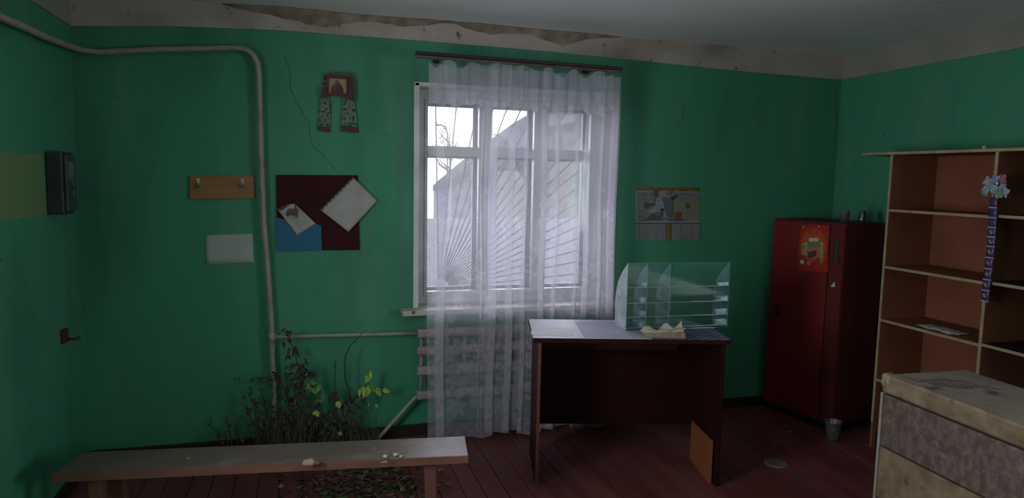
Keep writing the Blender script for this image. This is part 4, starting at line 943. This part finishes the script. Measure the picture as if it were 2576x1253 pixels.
bench_blob(1009, 1151, .010, M_SHELLW, 'plaster_lump', 'pale plaster lump on the bench, rightmost of the small cluster', 'debris')
bench_blob(475, 1155, .008, mat('orange_chip', (.32, .15, .07, 1), .8), 'wood_chip', 'tiny orange chip near the left end of the bench', 'debris', (1, 1, .5))
bench_blob(968, 1164, .010, mat('pink_chip', (.34, .2, .17, 1), .8), 'wood_chip', 'flat pinkish chip on the bench front edge below the lumps', 'debris', (1.5, .8, .35))

# ------------------------------------------------------------------ plants growing through the floor
M_DEAD = mat('dead_leaf', (0.040, 0.030, 0.013, 1), .8, (.06, .05, .02, 1), 25); M_GREEN = mat('green_leaf', (0.09, 0.24, 0.03, 1), .5, (.15, .32, .05, 1), 30); M_LIME = mat('yellow_green_leaf', (0.20, 0.36, 0.035, 1), .5, (.34, .44, .07, 1), 40)
M_OLIVE = mat('olive_leaf', (0.05, 0.085, 0.03, 1), .7, (.07, .07, .03, 1), 25); M_STEM = mat('dry_stem', (0.05, 0.035, 0.02, 1), .8)
def leaf(g, p, L, mi=0, dirn=None, w=.36, droop=.4):
    L *= .85; w *= .8+.4*rng.random()
    d = np.array(dirn if dirn is not None else rng.normal(0, 1, 3), float); d[1] *= .6; d[1] -= .1; d /= np.linalg.norm(d)
    s = np.cross(d, np.array([rng.normal(0, .3), 1, rng.normal(0, .3)])); s /= np.linalg.norm(s)+1e-9; n_ = np.cross(d, s)
    pr = [(0, 0), (.2, .75), (.45, 1), (.75, .6), (1, 0)]; V = []
    for t, k in pr:
        c = p+d*L*t+np.array([0, 0, -droop*L*t*t]); V += [c-s*L*w*k+n_*L*.12*k, c, c+s*L*w*k+n_*L*.12*k]
    for v in V: v[1] = min(v[1], D-.005)
    Fs = []
    for i in range(4): Fs += [(i*3, i*3+1, i*3+4, i*3+3), (i*3+1, i*3+2, i*3+5, i*3+4)]
    g.add(V, Fs, mi, True)
def stemline(pp, y, wob_=.006):
    P = [on(a, b, 1, y) for a, b in pp]; out = []
    for a, b in zip(P[:-1], P[1:]):
        for t in np.linspace(0, 1, 4, endpoint=False): out.append(a+(b-a)*t+rng.normal(0, wob_*.5, 3)*np.array([1, .6, .3]))
    out.append(P[-1]); return out
def plant(name, label, stems, y, leaves, fol_m, fl_name='foliage', extra=None):
    base = on(stems[0][0][0], 1110, 1, y); base[2] = 0
    t = thing(name, label, 'plant', tuple(base)); g = G()
    for s_ in stems:
        P = stemline(s_, y); 
        if s_[0][1] > 1080: P[0] = np.array([P[0][0], P[0][1], .0])
        n_ = len(P); g.tube(P, [.004*(1-.7*i/n_)+.001 for i in range(n_)], 5)
    obj('stem', g, M_STEM, t)
    for ln, m_, lst in leaves:
        g = G()
        for (px, py, L, cnt, spread) in lst:
            for k in range(cnt):
                p = on(px+rng.normal(0, spread), py+rng.normal(0, spread), 1, y+rng.normal(0, .012)); p[2] = max(p[2], .02); p[1] = min(p[1], D-.04)
                leaf(g, p, L*(.7+.6*rng.random()), 0, (rng.normal(0, 1), rng.normal(-.3, .5), rng.normal(-.5, .7)))
        obj(ln, g, m_, t)
    return t
Y1 = 4.27
pl = [(720, 835, .035, 5, 7), (724, 850, .03, 4, 6), (737, 875, .032, 6, 8), (733, 895, .03, 5, 8), (757, 912, .035, 5, 8), (765, 925, .035, 4, 8), (775, 932, .03, 3, 6), (793, 938, .035, 3, 6), (718, 930, .03, 3, 7), (753, 935, .045, 6, 9), (760, 955, .04, 6, 12), (735, 950, .04, 5, 14), (745, 975, .035, 9, 16), (735, 1000, .035, 9, 18), (740, 1030, .035, 10, 20), (760, 985, .035, 5, 14), (700, 1050, .03, 6, 16)]
plant('dead_weed', 'tallest dead brown weed with a drooping tip behind the bench', [((735, 1108), (735, 1040), (742, 980), (757, 940), (745, 900), (728, 860), (720, 838)), ((735, 1040), (760, 960), (785, 935)), ((738, 1060), (720, 980), (690, 945), (655, 952))], Y1, [('foliage', M_DEAD, pl)], M_DEAD)
pl = [(650, 952, .03, 3, 5), (672, 952, .03, 3, 5), (685, 945, .05, 5, 9), (695, 960, .04, 4, 10), (628, 990, .03, 3, 7), (640, 1005, .035, 4, 8), (648, 1020, .03, 4, 8), (617, 1030, .035, 4, 7), (645, 1040, .035, 4, 8), (630, 1065, .03, 4, 8), (655, 1075, .035, 8, 13), (675, 1065, .035, 7, 14), (600, 948, .022, 3, 6)]
plant('broad_weed', 'half-dry weed leaning left beside the pipe foot', [((660, 1110), (645, 1050), (630, 995), (620, 985)), ((665, 1105), (670, 1040), (655, 980), (648, 955)), ((650, 1080), (620, 1030))], Y1+.01, [('dead_foliage', M_DEAD, pl[:7]), ('green_foliage', M_OLIVE, pl[5:])], M_DEAD)
pl = [(572, 1075, .035, 5, 7), (568, 1052, .025, 3, 5), (550, 1100, .03, 4, 6), (525, 1065, .018, 3, 6), (595, 1070, .022, 3, 6), (545, 1090, .02, 3, 8), (600, 1100, .03, 5, 12), (620, 1095, .03, 6, 12)]
plant('small_weed', 'small sparse weed farthest left behind the bench', [((585, 1112), (575, 1080), (570, 1050)), ((580, 1112), (550, 1090), (525, 1065)), ((600, 1112), (595, 1070))], Y1+.02, [('foliage', M_OLIVE, pl)], M_OLIVE)
gl = [(930, 940, .042, 3, 5), (925, 972, .055, 4, 6), (948, 975, .05, 3, 6), (912, 982, .045, 3, 6), (928, 1022, .03, 2, 5), (945, 1018, .03, 2, 4)]
dl_ = [(880, 1010, .035, 6, 9), (885, 1030, .035, 5, 9), (873, 1050, .03, 5, 8), (868, 1080, .03, 5, 10), (905, 995, .03, 3, 6), (910, 1005, .03, 2, 5)]
plant('green_vine', 'vine with bright green leaves reaching toward the radiator', [((865, 1108), (872, 1050), (885, 1010), (905, 985), (925, 965), (932, 940)), ((885, 1010), (868, 950), (868, 900), (880, 870), (912, 838)), ((905, 990), (925, 1020))], Y1, [('leaves', M_LIME, gl), ('dead_foliage', M_DEAD, dl_)], M_LIME)
pl = [(776, 965, .055, 4, 9), (787, 958, .045, 3, 6), (806, 970, .045, 3, 5), (800, 1000, .035, 4, 7)]; pl2 = [(800, 1020, .035, 5, 7), (805, 1045, .03, 5, 7), (838, 990, .04, 4, 6), (845, 1000, .035, 4, 6), (855, 1025, .035, 4, 7), (845, 915, .02, 3, 5), (820, 1060, .03, 8, 12)]
plant('mixed_weed', 'weed with a few broad green leaves right of the tallest weed', [((800, 1110), (802, 1040), (806, 990), (806, 965)), ((830, 1110), (842, 1040), (840, 990)), ((850, 1110), (844, 1000), (844, 905))], Y1-.01, [('green_leaves', M_GREEN, pl), ('dead_foliage', M_DEAD, pl2)], M_GREEN)
g = G()
for (px, py, L) in ((853, 1020, .05), (800, 1043, .045), (795, 1045, .03), (858, 1095, .035)):
    p = on(px-6, py-10, 1, Y1-.05); leaf(g, p, L, 0, (.45, -.5, -.7), .5, .1)
    leaf(g, p+np.array([.008, 0, -.004]), L*.9, 0, (.2, -.5, -.8), .5, .1)
sm = thing('seedling', 'seedling with a few bright yellow-green leaves near the bench', 'plant', tuple(on(825, 1105, 1, Y1-.05)*np.array([1, 1, 0])))
obj('leaves', g, M_LIME, sm); g = G()
for (px, py) in ((853, 1015), (800, 1040), (858, 1090)):
    P = stemline(((825, 1106), ((825+px)/2, (1106+py)/2+8), (px, py)), Y1-.05, .003); P[0] = np.array([P[0][0], P[0][1], 0]); g.tube(P, .0014, 5)
obj('stem', g, M_STEM, sm)
# dry grass: nobody could count it
g = G()
for k in range(1500):
    px = rng.choice([rng.uniform(640, 780), rng.uniform(720, 950)]); y = Y1+rng.uniform(-.14, .07); b = on(px, 1105, 1, y); b[2] = 0
    h = abs(rng.normal(.0, .11))*(1.25 if 690 < px < 800 else .8)+.03; ln = rng.normal(0, .035); e = b+np.array([ln, rng.normal(-.01, .02), h]); e[1] = min(e[1], D-.01); w = .0016+.001*rng.random()
    m1 = (b+e)/2+np.array([ln*-.25, 0, h*.06]); g.add([b-[w, 0, 0], b+[w, 0, 0], m1+[w, 0, 0], m1-[w, 0, 0], e], [(0, 1, 2, 3), (3, 2, 4)], int(rng.random() > .65))
for k in range(520):
    px = rng.uniform(660, 900); p = on(px, 1100-abs(rng.normal(0, 34 if px > 800 else 62)), 1, Y1+rng.uniform(-.1, .05)); p[2] = max(.015, p[2]); leaf(g, p, .018+.018*rng.random(), int(rng.random() > .7))
o = obj('dry_grass', g, [mat('dry_grass_brown', (.055, .035, .022, 1), .85, (.08, .055, .03, 1), 20), mat('dry_grass_olive', (.06, .08, .035, 1), .85)]); tag(o, 'matted dry grass and litter growing along the wall foot', 'grass', kind='stuff')
# leaf litter under and before the bench
g = G()
for k in range(420):
    px = float(np.clip(rng.normal(930, 90), 700, 1130)); py = rng.uniform(1165, 1255)
    p = on(px, py, 2, .004)+np.array([rng.normal(0, .03), rng.normal(0, .03), 0]); p[2] = .003+.012*rng.random()
    a = rng.random()*6.28; L = .012+.022*rng.random(); dx = np.array([math.cos(a), math.sin(a), rng.normal(0, .2)])*L; dy = np.array([-math.sin(a), math.cos(a), rng.normal(0, .2)])*L*.5
    g.add([p-dx, p-dy, p+dx, p+dy], [(0, 1, 2, 3)], int(rng.integers(0, 4)))
o = obj('leaf_litter', g, [mat('litter_brown', (.10, .06, .04, 1), .85), mat('litter_tan', (.18, .12, .08, 1), .85), mat('litter_green', (.10, .13, .04, 1), .8), mat('litter_dark', (.04, .025, .02, 1), .85)], solid=.0008); tag(o, 'scattered dry leaf litter on the floor beneath the bench', 'litter', kind='stuff')
for k, (px, py, m_, lab) in enumerate(((925, 1238, M_LIME, 'yellow-green fallen leaf on the floor under the bench'), (1006, 1236, M_BAT, 'tan curled fallen leaf on the floor below the bench end'), (1100, 1187, M_BAT, 'tan fallen leaf on the boards left of the plank gap'), (700, 1228, M_BAT, 'brown fallen leaf in the shadow under the bench'))):
    p = on(px, py, 2, .004); g = G(); leaf(g, np.array([p[0], p[1], .012]), .035, 0, (1, .4, .02), .4, .05); g.v = [(x, p[1]+(y-p[1]), max(.002, z)) for x, y, z in g.v]
    o = obj('fallen_leaf', g, m_, solid=.0006); tag(o, lab, 'leaf', 'fallen leaves on the floor')

# ------------------------------------------------------------------ small things on the floor
c_ = on(2093, 1106, 2, 0)
cup = thing('plastic_tumbler', 'clear plastic tumbler with yellow marks on the floor by the cabinet', 'cup', (c_[0], c_[1], 0))
obj('body', G().lathe((c_[0], c_[1], .001), [(0, 0), (.034, 0), (.038, .01), (.052, .122), (.055, .128), (.052, .126), (.036, .01), (.032, .004), (0, .003)], 28), M_CLR, cup)
g = G()
for (a, b) in ((2096, 1083), (2107, 1093)):
    p = on(a, b, 1, c_[1]-.045); g.blob(tuple(p), .008, sq=(1, .15, .5), jit=.3)
obj('yellow_mark', g, mat('yellow_label', (.5, .5, .05, 1), .6), cup)
p = on(1952, 1166, 2, 0); g = G(); g.lathe((p[0], p[1], .001), [(0, .004), (.055, .003), (.068, .008), (.072, .002), (.074, .0), (.0, .0)], 30)
o = obj('plastic_disc', g, pane_mat('cloudy_plastic', (.8, .83, .85, 1), .5, .55, (.40, .37, .38, 1), .15)); tag(o, 'round cloudy plastic disc lying flat on the floor', 'plastic disc')
for (a, b, w, nm, lab) in ((1368, 1077, .05, 'paper_scrap', 'crumpled white paper scrap on the floor at the left desk panel'), (1446, 1070, .035, 'paper_scrap', 'crumpled white paper scrap on the floor beneath the desk middle')):
    p = on(a, b, 2, 0); g = G(); g.sheet(lambda u, v, p=p, w=w: (p[0]+w*(u-.5)*2, p[1]+w*(v-.5)*1.6, .004+.02*abs(math.sin(u*5+v*3))*(1-.5*v)), 9, 7, smooth=False); o = obj(nm, g, M_DPAP, solid=.0008); tag(o, lab, 'paper', 'paper scraps under the desk')
for (a, b, r, lab) in ((1986, 1087, .010, 'small pale chip on the dark floor left of the tumbler'), (1948, 1124, .007, 'tiny white chip on the floor above the cloudy disc'), (1925, 1132, .006, 'tiny brown chip on the floor up and left of the cloudy disc'), (2198, 1104, .012, 'pale splinter on the floor left of the counter'), (1814, 1088, .010, 'tan chip on the floor beside the loose board')):
    p = on(a, b, 2, 0); o = obj('floor_chip', G().blob((p[0], p[1], r*.3), r, sq=(1.3, .8, .35)), M_SHELLW if r > .0065 else M_PLB); tag(o, lab, 'debris', 'small chips on the floor')
